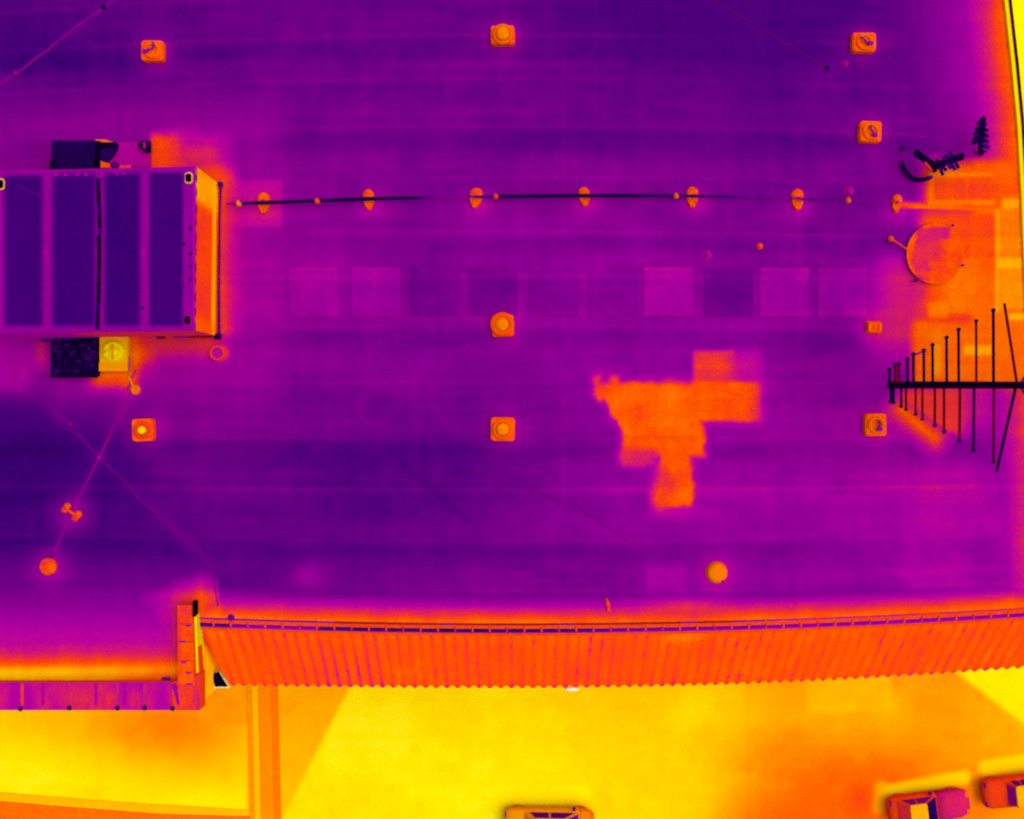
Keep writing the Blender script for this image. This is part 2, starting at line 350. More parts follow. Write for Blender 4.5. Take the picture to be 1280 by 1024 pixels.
def strip(name, pts, T, z0, z1, kind='structure', m=None):
    bm = BM(); prism(bm, [tuple(P(a, b, z1))[:2] for a, b in pts], z0, z1)
    o = obj(name, bm, m or mat(T, .010, 3, 0, 1.18), None); return tag(o, kind=kind) if kind else o
path = strip('path', [(319, 700), (343, 700), (352, 1060), (327, 1060)], .765, -.1, .04)
kerb_a = strip('path_kerb', [(306, 700), (311, 700), (319, 1060), (313, 1060)], .775, -.1, .06)
strip('path_verge', [(311.3, 700), (318.7, 700), (326.7, 1060), (319.3, 1060)], .845, -.1, .05)
strip('path_gutter', [(334, 700), (343.2, 700), (352.4, 1060), (343, 1060)], .735, .0, .045)
strip('road_kerb', [(-60, 988), (0, 991), (150, 1003), (312, 1013), (312, 1019), (200, 1016), (70, 1006), (0, 1000), (-60, 996)], .84, -.1, .05)
strip('road', [(-60, 997), (0, 1001), (70, 1007), (200, 1017), (312, 1020), (312, 1070), (-60, 1070)], .715, -.1, .02)

# ------------------------------------------------------------------ the building
bld = empty('office_building', (0, 0, 0), 'long flat-roofed building with purple roof, orange edges and a corrugated skirt', 'building')
# walls under the roof (body)
k14 = (CAM_H - ROOF) / F
body = BM()
pts = [(-400, -400), (1246, -400)] + [p for p in EDGE[1:]] + [(1285, 780)]
ev = [(x, float(eave(np.array(float(x)))) + 2) for x in range(1280, 246, -60)]
outl = [(-400, -400), (1240, -400)] + EDGE[:-1] + [(1310, 767)] + ev + [(244, 779), (244, 886), (-400, 886)]
prism(body, [tuple(P(a, b, ROOF))[:2] for a, b in outl][::-1], 0, ROOF - .12)
obj('wall', body, mat(.82, .02, 2, 0, 1.75), bld)
roof = obj('roof', prism(BM(), [tuple(P(a, b, ROOF))[:2] for a, b in outl][::-1], ROOF - .119, ROOF - .03), mat(.66), bld)
# lapped membrane sheets
for i in range(len(SEAMS)):
    xs = np.arange(-40, 1300, 2.5)
    top = bow(xs, SEAMS[i]) - 3
    bot = bow(xs, SEAMS[i + 1]) if i + 1 < len(SEAMS) else eave(xs) - 8
    rows = max(8, int(np.max(bot - top) / 2.5) + 1)
    PYm = top
    xe = edge_x((top + bot) / 2)
    xx = np.minimum(xs, xe)
    t = roof_sheet('membrane_sheet', xx, top, bot, rows, mapped_s, roof, ROOF + .012, ROOF, rng.uniform(-.012, .012))
xs = np.arange(-40, 245, 2.5)
roof_sheet('membrane_sheet', xs, eave(xs) - 11, 0 * xs + 853, 30, mapped_s, roof, ROOF + .012, ROOF, 0)
# square panels let into the roof
for x0, T in SQ:
    xs = np.linspace(x0, x0 + 61, 25)
    def fld(x, y, T=T, x0=x0):
        b = .36 + .75 * (roof_warmth(x, y) - .36) + 1.7 * T
        e = np.minimum(np.minimum(x - x0, x0 + 61 - x), np.minimum(y - 335, 396 - y))
        return b + .03 * np.exp(-(np.maximum(y - 336, 0) / 2.2) ** 2) - .0 * e + .03 * fbm(x, y, 28, int(x0))
    xs2 = xs
    dy = 4 * ((x0 - 640) / 640.) ** 2
    p = roof_sheet('roof_panel', xs2, 0 * xs2 + 334 + dy, 0 * xs2 + 395 + dy, 25, mapped_s, roof, ROOF + .03, ROOF + .03, 0, fld)
xs = np.linspace(972, 1074, 40)
roof_sheet('roof_panel', xs, 0 * xs + 291, 0 * xs + 331, 18, mapped_s, roof, ROOF + .03, ROOF + .03, .025)

# parapet and rail on the right edge
def ribbon(bm, px, z0, z1, o0, o1):
    v = []
    for a, b in px:
        v.append([bm.verts.new(q) for q in (P(a + o0, b, ROOF).xy.to_3d() + Vector((0, 0, z0)), P(a + o1, b, ROOF).xy.to_3d() + Vector((0, 0, z0)),
                                            P(a + o1, b, ROOF).xy.to_3d() + Vector((0, 0, z1)), P(a + o0, b, ROOF).xy.to_3d() + Vector((0, 0, z1)))])
    for a, b in zip(v, v[1:]):
        for i in range(4): bm.faces.new((a[i], a[(i + 1) % 4], b[(i + 1) % 4], b[i]))
    bm.faces.new(v[0]); bm.faces.new(v[-1][::-1])
    return bm
par = obj('edge_parapet', ribbon(BM(), EDGE, ROOF - .4, ROOF + .09, .4, 5.0), mat(.925, .012, 5), bld)
obj('edge_kerb', ribbon(BM(), EDGE, ROOF - .02, ROOF + .045, -1.0, .35), mat(.74, .012, 5), bld)
obj('edge_rail', ribbon(BM(), EDGE, ROOF - .1, ROOF + .14, 6.2, 8.6), flat('rail_dark', (84, 0, 44)), bld)

# coping slabs of the left wing
cz = ROOF + .45
kc = (CAM_H - cz) / F
def slab(quad, T0, T1, z=cz, th=.14, name='coping_slab', parent=None, n=10, seed=1):
    (ax, ay), (bx, by), (cx, cy), (dx, dy) = quad          # NW NE SE SW on the plan at z
    u = np.linspace(0, 1, n)[None, :]; v = np.linspace(0, 1, n)[:, None]
    X = (ax * (1 - u) + bx * u) * (1 - v) + (dx * (1 - u) + cx * u) * v
    Y = (ay * (1 - u) + by * u) * (1 - v) + (dy * (1 - u) + cy * u) * v
    W = T0 * (1 - u) + T1 * u + 0 * v + .11 * np.maximum(fbm(X, Y * .35, 17, seed), -.35)
    k = (CAM_H - z) / F
    o = grid(name, (X - 640) * k, (512 - Y) * k, z + 0 * X, W, mat(None, .014, 6), parent)
    return o
coping = obj('parapet', prism(prism(BM(), [tuple(P(a, b, cz))[:2] for a, b in ((-60, 854), (221, 854), (250, 842), (250, 888), (-60, 888))][::-1], ROOF - .3, cz - .05),
             [tuple(P(a, b, cz))[:2] for a, b in ((222, 757), (242.5, 757), (249, 841.5), (222, 853.5))][::-1], ROOF - .2, cz - .06), mat(.66), bld)
jx = [-60, 26, 87, 147, 180, 215]
for i in range(5):
    slab(((jx[i] + .6, 853), (jx[i + 1] - .6, 853), (jx[i + 1] - .6, 888), (jx[i] + .6, 888)), .53 - .02 * (i % 2), .50 + .02 * (i % 3), parent=coping, seed=20 + i, n=16)
slab(((215.6, 853), (250, 843), (250, 888), (215.6, 888)), .585, .585, parent=coping, seed=31)
ys = [756, 780, 803, 826, 852]
for i in range(4):
    slab(((222, ys[i] + .5), (241 + i * .5, ys[i] + .5), (241.5 + i * .5, ys[i + 1] - .5 + 4 * (i == 3)), (222, ys[i + 1] - .5 + 4 * (i == 3))), .635, .66, z=cz + .006 * (i == 3), parent=coping, seed=40 + i)
ybm = BM(); prism(ybm, [tuple(P(a, b, cz))[:2] for a, b in ((242.6, 768), (245.2, 770), (247.6, 841), (245.5, 841))][::-1], ROOF - .35, cz - .02)
obj('parapet_flashing', ybm, mat(.93, .02, 5), bld)
for i, (x, y) in enumerate([(26, 886), (87, 885), (147, 885), (181, 885), (216, 885.5)]):
    b = BM(); lathe(b, [(0, .0), (.075, 0), (.075, .05), (.05, .07), (0, .07)], 12, 1.0, 1.3, P(x, y, cz + .005)); obj('drip_cap', b, mat(.10), coping, True)
for x, y in [(219, 860), (236, 841), (237, 855), (230, 828), (236, 782), (229, 802)]:
    b = BM(); c = P(x, y, cz + .004); box(b, c.x - .11, c.y - .03, c.z, c.x + .11, c.y + .03, c.z + .03); obj('slab_clip', b, mat(.42), coping)
for x in (18, 28, 54, 120, 156):      # upright joint lines on the coping
    b = BM(); c = P(x, 868, cz + .002); box(b, c.x - .06, c.y - .42, c.z, c.x + .05, c.y + .42, c.z + .012); obj('slab_joint', b, mat(.465 if x != 28 else .62, .03, 5), coping)
b = BM(); c = P(219.5, 868, cz + .002); prism(b, [(c.x - .14, c.y + .42), (c.x + .03, c.y + .42), (c.x + .17, c.y - .4), (c.x + .06, c.y - .4)][::-1], c.z, c.z + .015); obj('slab_joint', b, mat(.43, .02, 5), coping)
b = BM(); c = P(208, 848, ROOF + .05); box(b, c.x - .16, c.y - .05, c.z, c.x + .16, c.y + .05, c.z + .05); obj('lap_clip', b, mat(.30), bld)
b = BM(); c = P(243, 761, cz); box(b, c.x - .06, c.y - .30, c.z - .3, c.x + .06, c.y + .28, c.z + .05); obj('corner_strip', b, mat(.01), bld)
# window in the wing's side wall, seen down the gap
wx = P(249, 880, ROOF).x
wz = 10.9
b = BM(); vv = [P(266, 843, 11.4), P(272.5, 840, 11.4), P(284, 858.5, 11.4), P(268.5, 858.5, 11.4)]
prism(b, [tuple(p)[:2] for p in vv][::-1], 11.15, 11.4); hop = obj('rain_hopper', b, mat(.02), bld)
b = BM(); vv = [P(265.5, 844, 11.3), P(271, 838.5, 11.3), P(275, 840, 11.3), P(287, 860.2, 11.3), P(267, 860.4, 11.3)]
prism(b, [tuple(p)[:2] for p in vv][::-1], 11.1, 11.3); obj('hopper_rim', b, mat(.99), bld)
tube(bm := BM(), [P(274, 852, 11.2), P(274, 852, 11.2) - Vector((0, 0, 11.1))], .06); obj('downpipe', bm, mat(.8), bld)

# skirt of corrugated sheets
TOPZ = 13.85
kt = (CAM_H - TOPZ) / F
PITCH = 14.3; PER = 5
nsheet = 15
clip_top, clip_bot = 246.0, (283 - 640) * (CAM_H - 11.35) / F
bat = obj('skirt_batten', ribbon(BM(), [(1290, 768 + 4)] if False else [(244, 784), (247, 784)], TOPZ - .6, TOPZ - .5, 0, 1), mat(.6), bld)
for s in range(nsheet):
    n = PER * 10 + 1
    px = 246 + (s * PER + np.linspace(-.04, PER, n)) * PITCH
    Xt = (px - 640) * kt; Yt = (512 - (eave(px) + 3.4)) * kt
    pxb = 640 + Xt * F / (CAM_H - TOPZ + 2.4); q = hem(pxb) - 512
    d = (q * (CAM_H - TOPZ) / F + Yt) / (1 - q / F)
    rows = 14; t = np.linspace(0, 1, rows)[:, None]
    lo = clip_top and ((clip_top - 640) * kt * (1 - t) + clip_bot * t)
    ph = 2 * np.pi * (px - 246) / PITCH
    wv = np.cos(ph)[None, :] * .105
    nn = math.sqrt(.5)
    X = np.maximum(Xt[None, :] + 0 * t, lo); Y = Yt[None, :] - d[None, :] * t + wv * nn; Z = TOPZ - d[None, :] * t + wv * nn + .006 * (s % 2)
    PX, PY = px[None, :] + 0 * t, 790 + 70 * t + 0 * px[None, :]
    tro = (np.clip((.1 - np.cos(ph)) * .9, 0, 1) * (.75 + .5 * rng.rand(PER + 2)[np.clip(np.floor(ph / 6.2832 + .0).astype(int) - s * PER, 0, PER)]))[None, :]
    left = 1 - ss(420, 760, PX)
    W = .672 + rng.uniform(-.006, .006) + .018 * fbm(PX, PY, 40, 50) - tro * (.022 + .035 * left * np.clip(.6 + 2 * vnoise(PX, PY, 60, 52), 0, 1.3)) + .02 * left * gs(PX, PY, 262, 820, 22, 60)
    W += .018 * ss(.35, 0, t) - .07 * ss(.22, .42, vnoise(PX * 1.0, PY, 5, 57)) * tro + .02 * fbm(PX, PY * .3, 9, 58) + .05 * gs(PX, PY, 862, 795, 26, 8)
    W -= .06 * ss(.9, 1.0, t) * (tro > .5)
    grid('corrugated_sheet', X, Y, Z, W, mat(None, .014, 9, 0, 1.4), bld, True)
# gutter in sections, with brackets
gut = obj('gutter', ribbon(BM(), [(247, 800), (248, 800)], 13.3, 13.32, 0, .5), mat(.4), bld)
step = 21.6; x = 245.0; i = 0
def gut_T(x):
    return float(np.interp(x, [245, 290, 300, 385, 400, 560, 700, 850, 960, 1280], [.17, .16, .33, .36, .10, .06, .13, .30, .37, .40]))
while x < 1296:
    x1 = x + step
    for nm, o0, o1, za, zb, T in (('gutter_section', -1.2 + .25 * (i % 2), 2.0, 14.0, 14.0, gut_T(x + 10) + rng.uniform(-.03, .03)), ('gutter_lip', 2.1, 4.0, 13.97, 13.99, min(.47, gut_T(x + 10) + .22)),
                                   ('eaves_rail', -8.0, -6.1, 14.02, 14.03, float(np.interp(x, [245, 330, 500, 900, 1000, 1280], [.42, .36, .34, .36, .52, .62])) + rng.uniform(-.05, .03))):
        b = BM(); gp = .35 if x < 930 else 1.3; a = x + gp; c = x1 - gp; v = []
        for xx in (a, (a + c) / 2, c):
            e = float(eave(np.array(xx)))
            v.append([b.verts.new(q) for q in (P(xx, e + o0).xy.to_3d() + Vector((0, 0, za - .1)), P(xx, e + o1).xy.to_3d() + Vector((0, 0, za - .1)), P(xx, e + o1).xy.to_3d() + Vector((0, 0, zb)), P(xx, e + o0).xy.to_3d() + Vector((0, 0, zb - .01)))])
        for p, q in zip(v, v[1:]):
            for j in range(4): b.faces.new((p[j], p[(j + 1) % 4], q[(j + 1) % 4], q[j]))
        b.faces.new(v[0]); b.faces.new(v[-1][::-1])
        obj(nm, b, flat('rail_red', (134, 0, 44)) if nm == 'eaves_rail' and 395 < x < 900 and i % 7 else mat(round(max(.02, T), 2), .03, 3), gut)
    b = BM(); e = float(eave(np.array(x))); c = P(x + .2, e - 2.2)
    box(b, c.x - .03, c.y - .14, c.z - .06, c.x + .03, c.y + .03, c.z + .012); obj('gutter_bracket', b, mat(.65 if i % 3 else .58), gut)
    x = x1; i += 1
bmx = BM()
vb = [(xx, float(eave(np.array(float(xx))))) for xx in range(246, 1300, 40)]
va = []
for a, e in vb:
    va.append([bmx.verts.new(P(a, e - 8, ROOF - .02)), bmx.verts.new(P(a, e + 7.5, ROOF - .09))])
for p, q in zip(va, va[1:]): bmx.faces.new((p[0], p[1], q[1], q[0]))
obj('eaves_flashing', bmx, mat(.66, .015, 5), bld)

# lamp under the eaves
lamp = empty('eaves_lamp', P(715, 861.5, 11.0), 'small white lamp below the lower edge of the corrugated skirt', 'lamp')
b = BM(); lathe(b, [(0, .1), (.12, .09), (.16, .02), (.16, -.06), (0, -.08)], 20, 1.9, .55); obj('lamp_shade', b, mat(1.0, .0), lamp, True)
b = BM(); tube(b, [(0, 0, -.05), (0, .35, .1), (0, .7, .25)], .03); obj('lamp_arm', b, mat(.8), lamp)

# ------------------------------------------------------------------ stair hut on the roof
HZ = 17.0
def HP(px, py): return P(px, py, HZ)
hut = empty('stair_hut', P(120, 325, ROOF), 'flat-topped roof hut of four dark purple panels with an orange east wall', 'rooftop hut')
ho = hut.location
def loc(v): return Vector(v) - ho
NW, NE, SE, SW = HP(-14, 214), HP(245, 208), HP(243, 412.8), HP(-14, 417.4)
def wall(a, b, name, field, n=40, m=14, mt=None):
    u = np.linspace(0, 1, n)[None, :]; v = np.linspace(0, 1, m)[:, None]
    X = a.x * (1 - u) + b.x * u + 0 * v - ho.x; Y = a.y * (1 - u) + b.y * u + 0 * v - ho.y; Z = (HZ - .03) * (1 - v) + ROOF * v + 0 * u - ho.z
    return grid(name, X, Y, Z, field(u + 0 * v, v + 0 * u), mt, hut)
wm = mat(None, .012, 4, 0, 1.6)
def east(u, v):
    W = .645 + .03 * fbm(u * 200, v * 60, 40, 61) + 0 * v
    W = mixv(W, (1 - ss(.16, .26, u)), .80 + .05 * fbm(u * 200, v * 40, 16, 62))
    W = mixv(W, ss(.70, .80, v) * (1 - ss(.90, .95, v)), .83); W = mixv(W, ss(.86, .97, u) * .6, .72)
    return W
wall(NE, SE, 'wall', east, mt=wm)
wall(SW, NW, 'wall', lambda u, v: .6 + 0 * u, 4, 3, wm); wall(SE, SW, 'wall', lambda u, v: .585 - .12 * ss(.5, .75, u) + 0 * u, 24, 3, mat(None, .012, 4, 0, 1.85)); wall(NW, NE, 'wall', lambda u, v: .6 + 0 * u, 4, 3, wm)
b = BM(); prism(b, [tuple(loc(p))[:2] for p in (NW, SW, SE, NE)], HZ - .2 - ho.z, HZ - .03 - ho.z)
hroof = obj('roof', b, mat(.42), hut)
b = BM(); prism(b, [tuple(loc(p))[:2] for p in (NW, SW, SE, NE)], HZ - .0295 - ho.z, HZ - ho.z); obj('edge_trim', b, mat(.43, .01), hroof)
kh = (CAM_H - HZ) / F
divs = [-10, 59.5, 123.5, 181.5, 244]
dark = [(6, 53), (66, 119), (131, 175), (187, 228.5)]
for i in range(4):
    x0, x1 = divs[i] + .4, divs[i + 1] - .4
    n = int((x1 - x0) / 1.6); xs = np.linspace(x0, x1, n); m = 120
    yt = 214 - (xs + 14) * 6 / 259. + 1; yb_ = 417.4 - (xs + 14) * 4.5 / 257. - 1
    t = np.linspace(0, 1, m)[:, None]; X = xs[None, :] + 0 * t; Y = yt[None, :] * (1 - t) + yb_[None, :] * t
    dx0, dx1 = dark[i]
    body_ = bxm(X, Y, dx0, 220 - .02 * X, dx1, 407.5, 5.5 if i < 3 else 3.5)
    W = .405 + .02 * fbm(X, Y, 18, 70) + .06 * fbm(X, Y, 10, 77) * (Y < 220) - .05 * ss(410, 418, Y)
    W = mixv(W, body_, 0.168 - .006 * i + .02 * (i == 3) + .018 * fbm(X, Y * .5, 40, 71 + i) + .02 * ss(220, 240, Y) * 0)
    if i == 0:
        W = np.maximum(W, .27 * np.exp(-(seg_d(X, Y, 20, 232, 54, 246) / 2.0) ** 2)); W = np.minimum(W, .5); W = mixv(W, ss(4, 1, X), .42)
    if i < 3: W += .07 * np.exp(-((X - divs[i + 1]) / 6) ** 2) * np.exp(-((Y - 316) / 6) ** 2)
    if i == 3: W = mixv(W, ss(240.5, 243, X) * .7, .52); W = mixv(W, bxm(X, Y, 234.5, 225, 240, 412, 1.5) * .4, .36)
    W = np.where(Y < 221, np.maximum(W, .0), W)
    for hx in (70, 82, 97, 108, 146, 155): W = np.maximum(W, .64 * gs(X, Y, hx, 220.5 - .02 * hx, 3.0, 2.2) * (1 if hx < 110 else .88))
    grid('roof_panel', (X - 640) * kh - ho.x, (512 - Y) * kh - ho.y, HZ + .012 + 0 * X - ho.z, W, mat(None, .009, 8, .006), hroof)
# dark dashed conduit down the middle seam
y = 223.0; j = 0
while y < 412:
    y2 = min(412, y + random.choice((7, 10, 13, 16))); a = HP(124.5 + 1.2 * math.sin(y / 40) - (y > 290), y); c = HP(124.5 - 1 * (y2 > 290), y2)
    b = BM(); box(b, -.06, -(a.y - c.y) / 2 + .004, 0, .06, (a.y - c.y) / 2 - .004, .07)
    o = obj('conduit', b, mat(random.choice((.02, .05, .11, .22, .05))), hroof, loc=loc((a.x, (a.y + c.y) / 2, HZ + .013))); y = y2 + .5; j += 1
for (x, y) in ((1.5, 230.5), (236.3, 222.8), (235, 400.5)):
    b = BM(); prism(b, rrect(.27, .40, .10), 0, .03); o = obj('bolt_washer', b, mat(.86 if y < 300 else .5), hroof, loc=loc(HP(x, y) + Vector((0, 0, .014))))
    b = BM(); prism(b, rrect(.20, .31, .08), .03, .12, .9); obj('bolt', b, mat(.0, .005), hroof, loc=loc(HP(x, y) + Vector((0, 0, .014))))
for x, y in ((238.5, 286), (230, 305), (238.5, 317), (238.5, 333), (238, 349), (178.5, 385)):
    b = BM(); lathe(b, [(0, .05), (.05, .04), (.06, 0)], 10); obj('screw', b, mat(.06), hroof, loc=loc(HP(x, y) + Vector((0, 0, .014))))
# earth wire round the foot of the hut
b = BM(); tube(b, [loc(P(*q, ROOF + .08)) for q in ((276, 231), (275, 260), (274.4, 300), (273.8, 360), (274, 419))], [.05, .035, .04, .05, .05]); obj('foot_wire', b, mat(.28, .05, 3), hut)
b = BM(); c = loc(P(276, 230.5, ROOF + .08)); box(b, c.x - .07, c.y - .07, 0, c.x + .07, c.y + .07, .25); obj('wire_post', b, mat(.2), hut)
b = BM(); c = loc(P(272.5, 420.8, ROOF + .08)); box(b, c.x - .12, c.y - .1, 0, c.x + .12, c.y + .1, .25); obj('wire_post', b, mat(.05), hut)
for x0, x1, T in ((196, 206, .08), (207, 216, .62), (216, 236, .45), (236, 249, .56), (250, 264, .56), (52, 60, .18)):
    b = BM(); tube(b, [loc(P(x0, 421.8 - (.0 if x0 < 100 else .012 * (x0 - 190)) + (4 if x0 < 100 else 0), ROOF + .12)), loc(P(x1, 421.8 - (.0 if x0 < 100 else .012 * (x1 - 190)) + (4 if x0 < 100 else 0), ROOF + .12))], .055 if T < .3 else .04)
    obj('foot_wire', b, flat('wire_red', (150, 0, 20)) if T == .56 else mat(T), hut)

# boxes beside the hut
def box_thing(name, x0, y0, x1, y1, z0, z1, label, cat, T, group=None, gain=1):
    a = P(x0, y1, z1); c = P(x1, y0, z1); ctr = Vector(((a.x + c.x) / 2, (a.y + c.y) / 2, z0)); e = empty(name, ctr, label, cat, group)
    b = BM(); w, d = (c.x - a.x) / 2, (c.y - a.y) / 2
    box(b, -w, -d, 0, w, d, z1 - z0); obj('casing', b, mat(T, .012, 6), e, bevel=.03)
    return e, w, d, z1 - z0
e, w, d, h = box_thing('ventilation_duct', 64, 176.5, 121.5, 211, ROOF, ROOF + .5, 'smooth dark navy duct box against the upper side of the hut', 'duct box', .075)
b = BM(); box(b, w - .0, -d, .0, w + .12, d, h + .03); obj('end_plate', b, mat(.02), e)
b = BM(); box(b, -w - .04, -d - .04, h, -w + .12, -d + .3, h + .04); obj('corner_block', b, mat(.02), e)
b = BM(); box(b, -w, d - .05, h, w, d + .02, h + .03); obj('top_flange', b, mat(.11), e)
# low pale-purple plinth with two dark fittings
e, w, d, h = box_thing('plinth', 129, 177.5, 186.5, 209, ROOF, ROOF + .2, 'low magenta plinth between the duct box and the orange patch above the hut', 'plinth', .47)
b = BM(); box(b, -w + .1, -d - .05, h, w - .7, -d + .06, h + .03); obj('front_trim', b, mat(.63, .03), e)
b = BM(); tube(b, [(w - .02, -d, h), (w, d * .2, h)], .03); obj('side_pipe', b, mat(.52), e)
hood = empty('exhaust_hood', P(134, 190, ROOF + .2), 'black quarter-round exhaust hood beside the navy duct box', 'hood')
b = BM(); c0 = P(134, 190, ROOF + .4)
pt = [tuple((P(*q, ROOF + .45) - c0).xy) for q in ((126, 181), (148.5, 180.5), (147, 187), (142, 196), (134, 203), (127, 206))]
prism(b, pt[::-1], 0, .25); obj('cowl', b, mat(.10, .02), hood)
pt = [tuple((P(*q, ROOF + .5) - c0).xy) for q in ((122, 179.5), (147, 179.5), (146, 185.5), (129, 186), (126.5, 190), (125, 212), (119.5, 212))]
b = BM(); prism(b, pt[::-1], .25, .32); obj('frame', b, mat(.01), hood)
pt = [tuple((P(*q, ROOF + .5) - c0).xy) for q in ((121, 175.5), (134, 176), (144, 179), (121, 179.2))]
b = BM(); prism(b, pt[::-1], .2, .27); obj('hot_lip', b, mat(.70, .03), hood)
pt = [tuple((P(*q, ROOF + .5) - c0).xy) for q in ((125.5, 197), (128.5, 203), (139, 206), (139, 210.5), (128, 211), (125.3, 208))]
b = BM(); prism(b, pt[::-1], .2, .28); obj('hot_lip', b, mat(.70, .03), hood)
valve = empty('roof_valve', P(181.5, 184, ROOF + .2), 'small dark valve with a pink slot on the magenta plinth', 'valve')
c0 = P(181.5, 184, ROOF + .2)
pt = [tuple((P(*q, ROOF + .3) - c0).xy) for q in ((172.5, 182.5), (176.5, 177), (188, 176.5), (188, 190), (184.5, 191.5), (180, 189.5))]
b = BM(); prism(b, pt[::-1], 0, .22, .95); obj('valve_body', b, mat(.04), valve)
b = BM(); box(b, .0, -.10, .22, .09, .13, .245); obj('slot', b, mat(.50), valve)
kn = empty('pipe_plug', P(144.5, 207, ROOF + .2), 'small purple pipe plug at the edge of the magenta plinth', 'plug')
b = BM(); lathe(b, [(.12, 0), (.13, .1), (.09, .17), (0, .19)], 16); obj('cap', b, mat(.28), kn, True)
b = BM(); lathe(b, [(.16, 0), (.16, .03), (.12, .03)], 16); obj('collar', b, mat(.4), kn)

# speckled grille box below the hut
e, w, d, h = box_thing('grille_box', 64.5, 421.5, 121.5, 470.5, ROOF, ROOF + .35, 'dark navy speckled grille box against the lower side of the hut', 'vent grille', .04)
nx, ny = 15, 12
for i in range(nx + 1):
    X = -w + 2 * w * i / nx; b = BM(); box(b, X - .016, -d + .01, h + .002, X + .016, d - .01, h + .05); obj('grille_bar', b, mat(.07, .05, 9), e)
for i in range(ny + 1):
    Y = -d + 2 * d * i / ny; b = BM(); box(b, -w + .012, Y - .016, h + .004, w - .012, Y + .016, h + .045); obj('grille_bar', b, mat(.05, .05, 9), e)
b = BM()
for i in range(60):
    X = -w + 2 * w * (random.randrange(nx) + .5) / nx; Y = -d + 2 * d * (random.randrange(ny) + .5) / ny; s = random.choice((.03, .045)); box(b, X - s, Y - s, h - .01, X + s, Y + s, h + .055)
o = obj('grit', b, mat(.19, .06, 9), e); o['kind'] = 'stuff'
b = BM(); box(b, -w - .03, -d - .05, h, w + .03, -d + .03, h + .06); obj('grille_lip', b, mat(.0), e)
# hot exhaust box
e, w, d, h = box_thing('exhaust_box', 124, 420.5, 160, 464, ROOF, ROOF + .3, 'bright yellow exhaust box beside the speckled grille', 'exhaust box', .84)
b = BM(); lathe(b, [(.42, h), (.40, h + .1), (.28, h + .12), (.20, h + .05), (.12, h + .14), (0, h + .16)], 24, 1, .95, (.0, .1, 0)); obj('fan_ring', b, mat(.93, .04, 5), e, True)
b = BM(); box(b, -.32, .02, h + .05, -.25, .12, h + .18); box(b, -.03, -.22, h + .1, .03, .34, h + .17); obj('fan_bar', b, mat(.80), e)
b = BM(); prism(b, [(-w, -d), (w, -d), (w, -d * .55), (-w, -d * .55)], h + .002, h + .03); obj('lower_flap', b, mat(.80), e)
b = BM(); tube(b, [(w + .05, -d * .2, h), (w + .04, -d, h)], .03); obj('side_wire', b, mat(.5), e)
pn = empty('cable_gland', P(170, 487, ROOF), 'small orange cable gland at the upper end of the wire below the hut', 'cable gland')
b = BM(); lathe(b, [(.17, 0), (.17, .12), (.11, .16), (.07, .08), (0, .08)], 18, 1, 1.15); obj('ring', b, mat(.72, .04), pn, True)
b = BM(); tube(b, [(-.28, .52, .06), (-.15, .3, .1), (-.05, .05, .1)], .05); obj('cable_end', b, mat(.76, .06), pn)
b = BM(); tube(b, [(-.32, -.05, .05), (-.12, .5, .05), (0, .75, .05)], .03); obj('dark_cable', b, mat(.45), pn)
rg = empty('pipe_vent', P(272.5, 441.5, ROOF), 'pipe vent with a magenta mouth in an orange glow, below the hut corner', 'vent pipe')
b = BM(); lathe(b, [(.30, 0), (.29, .18), (.26, .2), (.22, .18), (.2, .02)], 24); obj('pipe', b, mat(.63), rg, True)
b = BM(); prism(b, rrect(.4, .4, .1), .1, .13); obj('mouth', b, mat(.49), rg)

# ------------------------------------------------------------------ roof vents
def vent(x, y, label, kind, w=.88, d=.88, T=.68, hook=None, tilt=0):
    e = empty('roof_vent', P(x, y, ROOF), label, 'roof vent', 'square vents standing on the roof', tilt or random.uniform(-.05, .05))
    z = .3
    b = BM(); prism(b, rrect(w, d, .13), 0, z, .96); bmesh.ops.bevel(b, geom=[q for q in b.edges if abs(q.verts[0].co.z - z) < 1e-4 and abs(q.verts[1].co.z - z) < 1e-4], offset=.04, segments=2, affect='EDGES')
    obj('curb', b, mat(T, .03, 8, 0, 1.15), e)
    if kind == 'ring':
        b = BM(); lathe(b, [(.40, z), (.40, z + .05), (.36, z + .1), (.28, z + .1), (.26, z + .03)], 30); obj('flange', b, mat(T + .025, .02, 8), e, True)
        b = BM(); lathe(b, [(.26, z), (.25, z + .16), (.18, z + .2), (0, z + .22)], 26); obj('cap', b, mat(T + .075, .02, 8), e, True)
    elif kind == 'dome':
        b = BM(); lathe(b, [(.47, z - .02), (.46, z + .08), (.38, z + .14), (.30, z + .1), (.28, z + .08)], 32, c=(-.02, .04, 0)); obj('flange', b, mat(T, .015, 8), e, True)
        b = BM(); lathe(b, [(.28, z + .06), (.22, z + .2), (0, z + .26)], 26, c=(-.04, .04, 0)); obj('cap', b, mat(T + .075, .02, 8), e, True)
    elif kind == 'nub':
        b = BM(); lathe(b, [(.34, z), (.33, z + .06), (.26, z + .09), (.2, z + .05)], 26); obj('flange', b, mat(T - .035, .02, 8), e, True)
        b = BM(); lathe(b, [(.17, z + .02), (.15, z + .16), (.08, z + .22), (0, z + .22)], 20); obj('cap', b, mat(.88, .02, 8), e, True)
    elif kind == 'hook':
        b = BM(); lathe(b, [(.33, z), (.32, z + .06), (.24, z + .09), (.2, z + .04)], 26); obj('flange', b, mat(T + .03, .03, 8), e, True)
        b = BM(); tube(b, [Vector((q[0], q[1], z + .12)) for q in hook], .04); obj('hook', b, mat(.36), e, True)
        b = BM(); q = hook[-1]; box(b, q[0] - .09, q[1] - .06, z + .05, q[0] + .09, q[1] + .07, z + .19); obj('hook_plate', b, mat(.42), e)
    return e
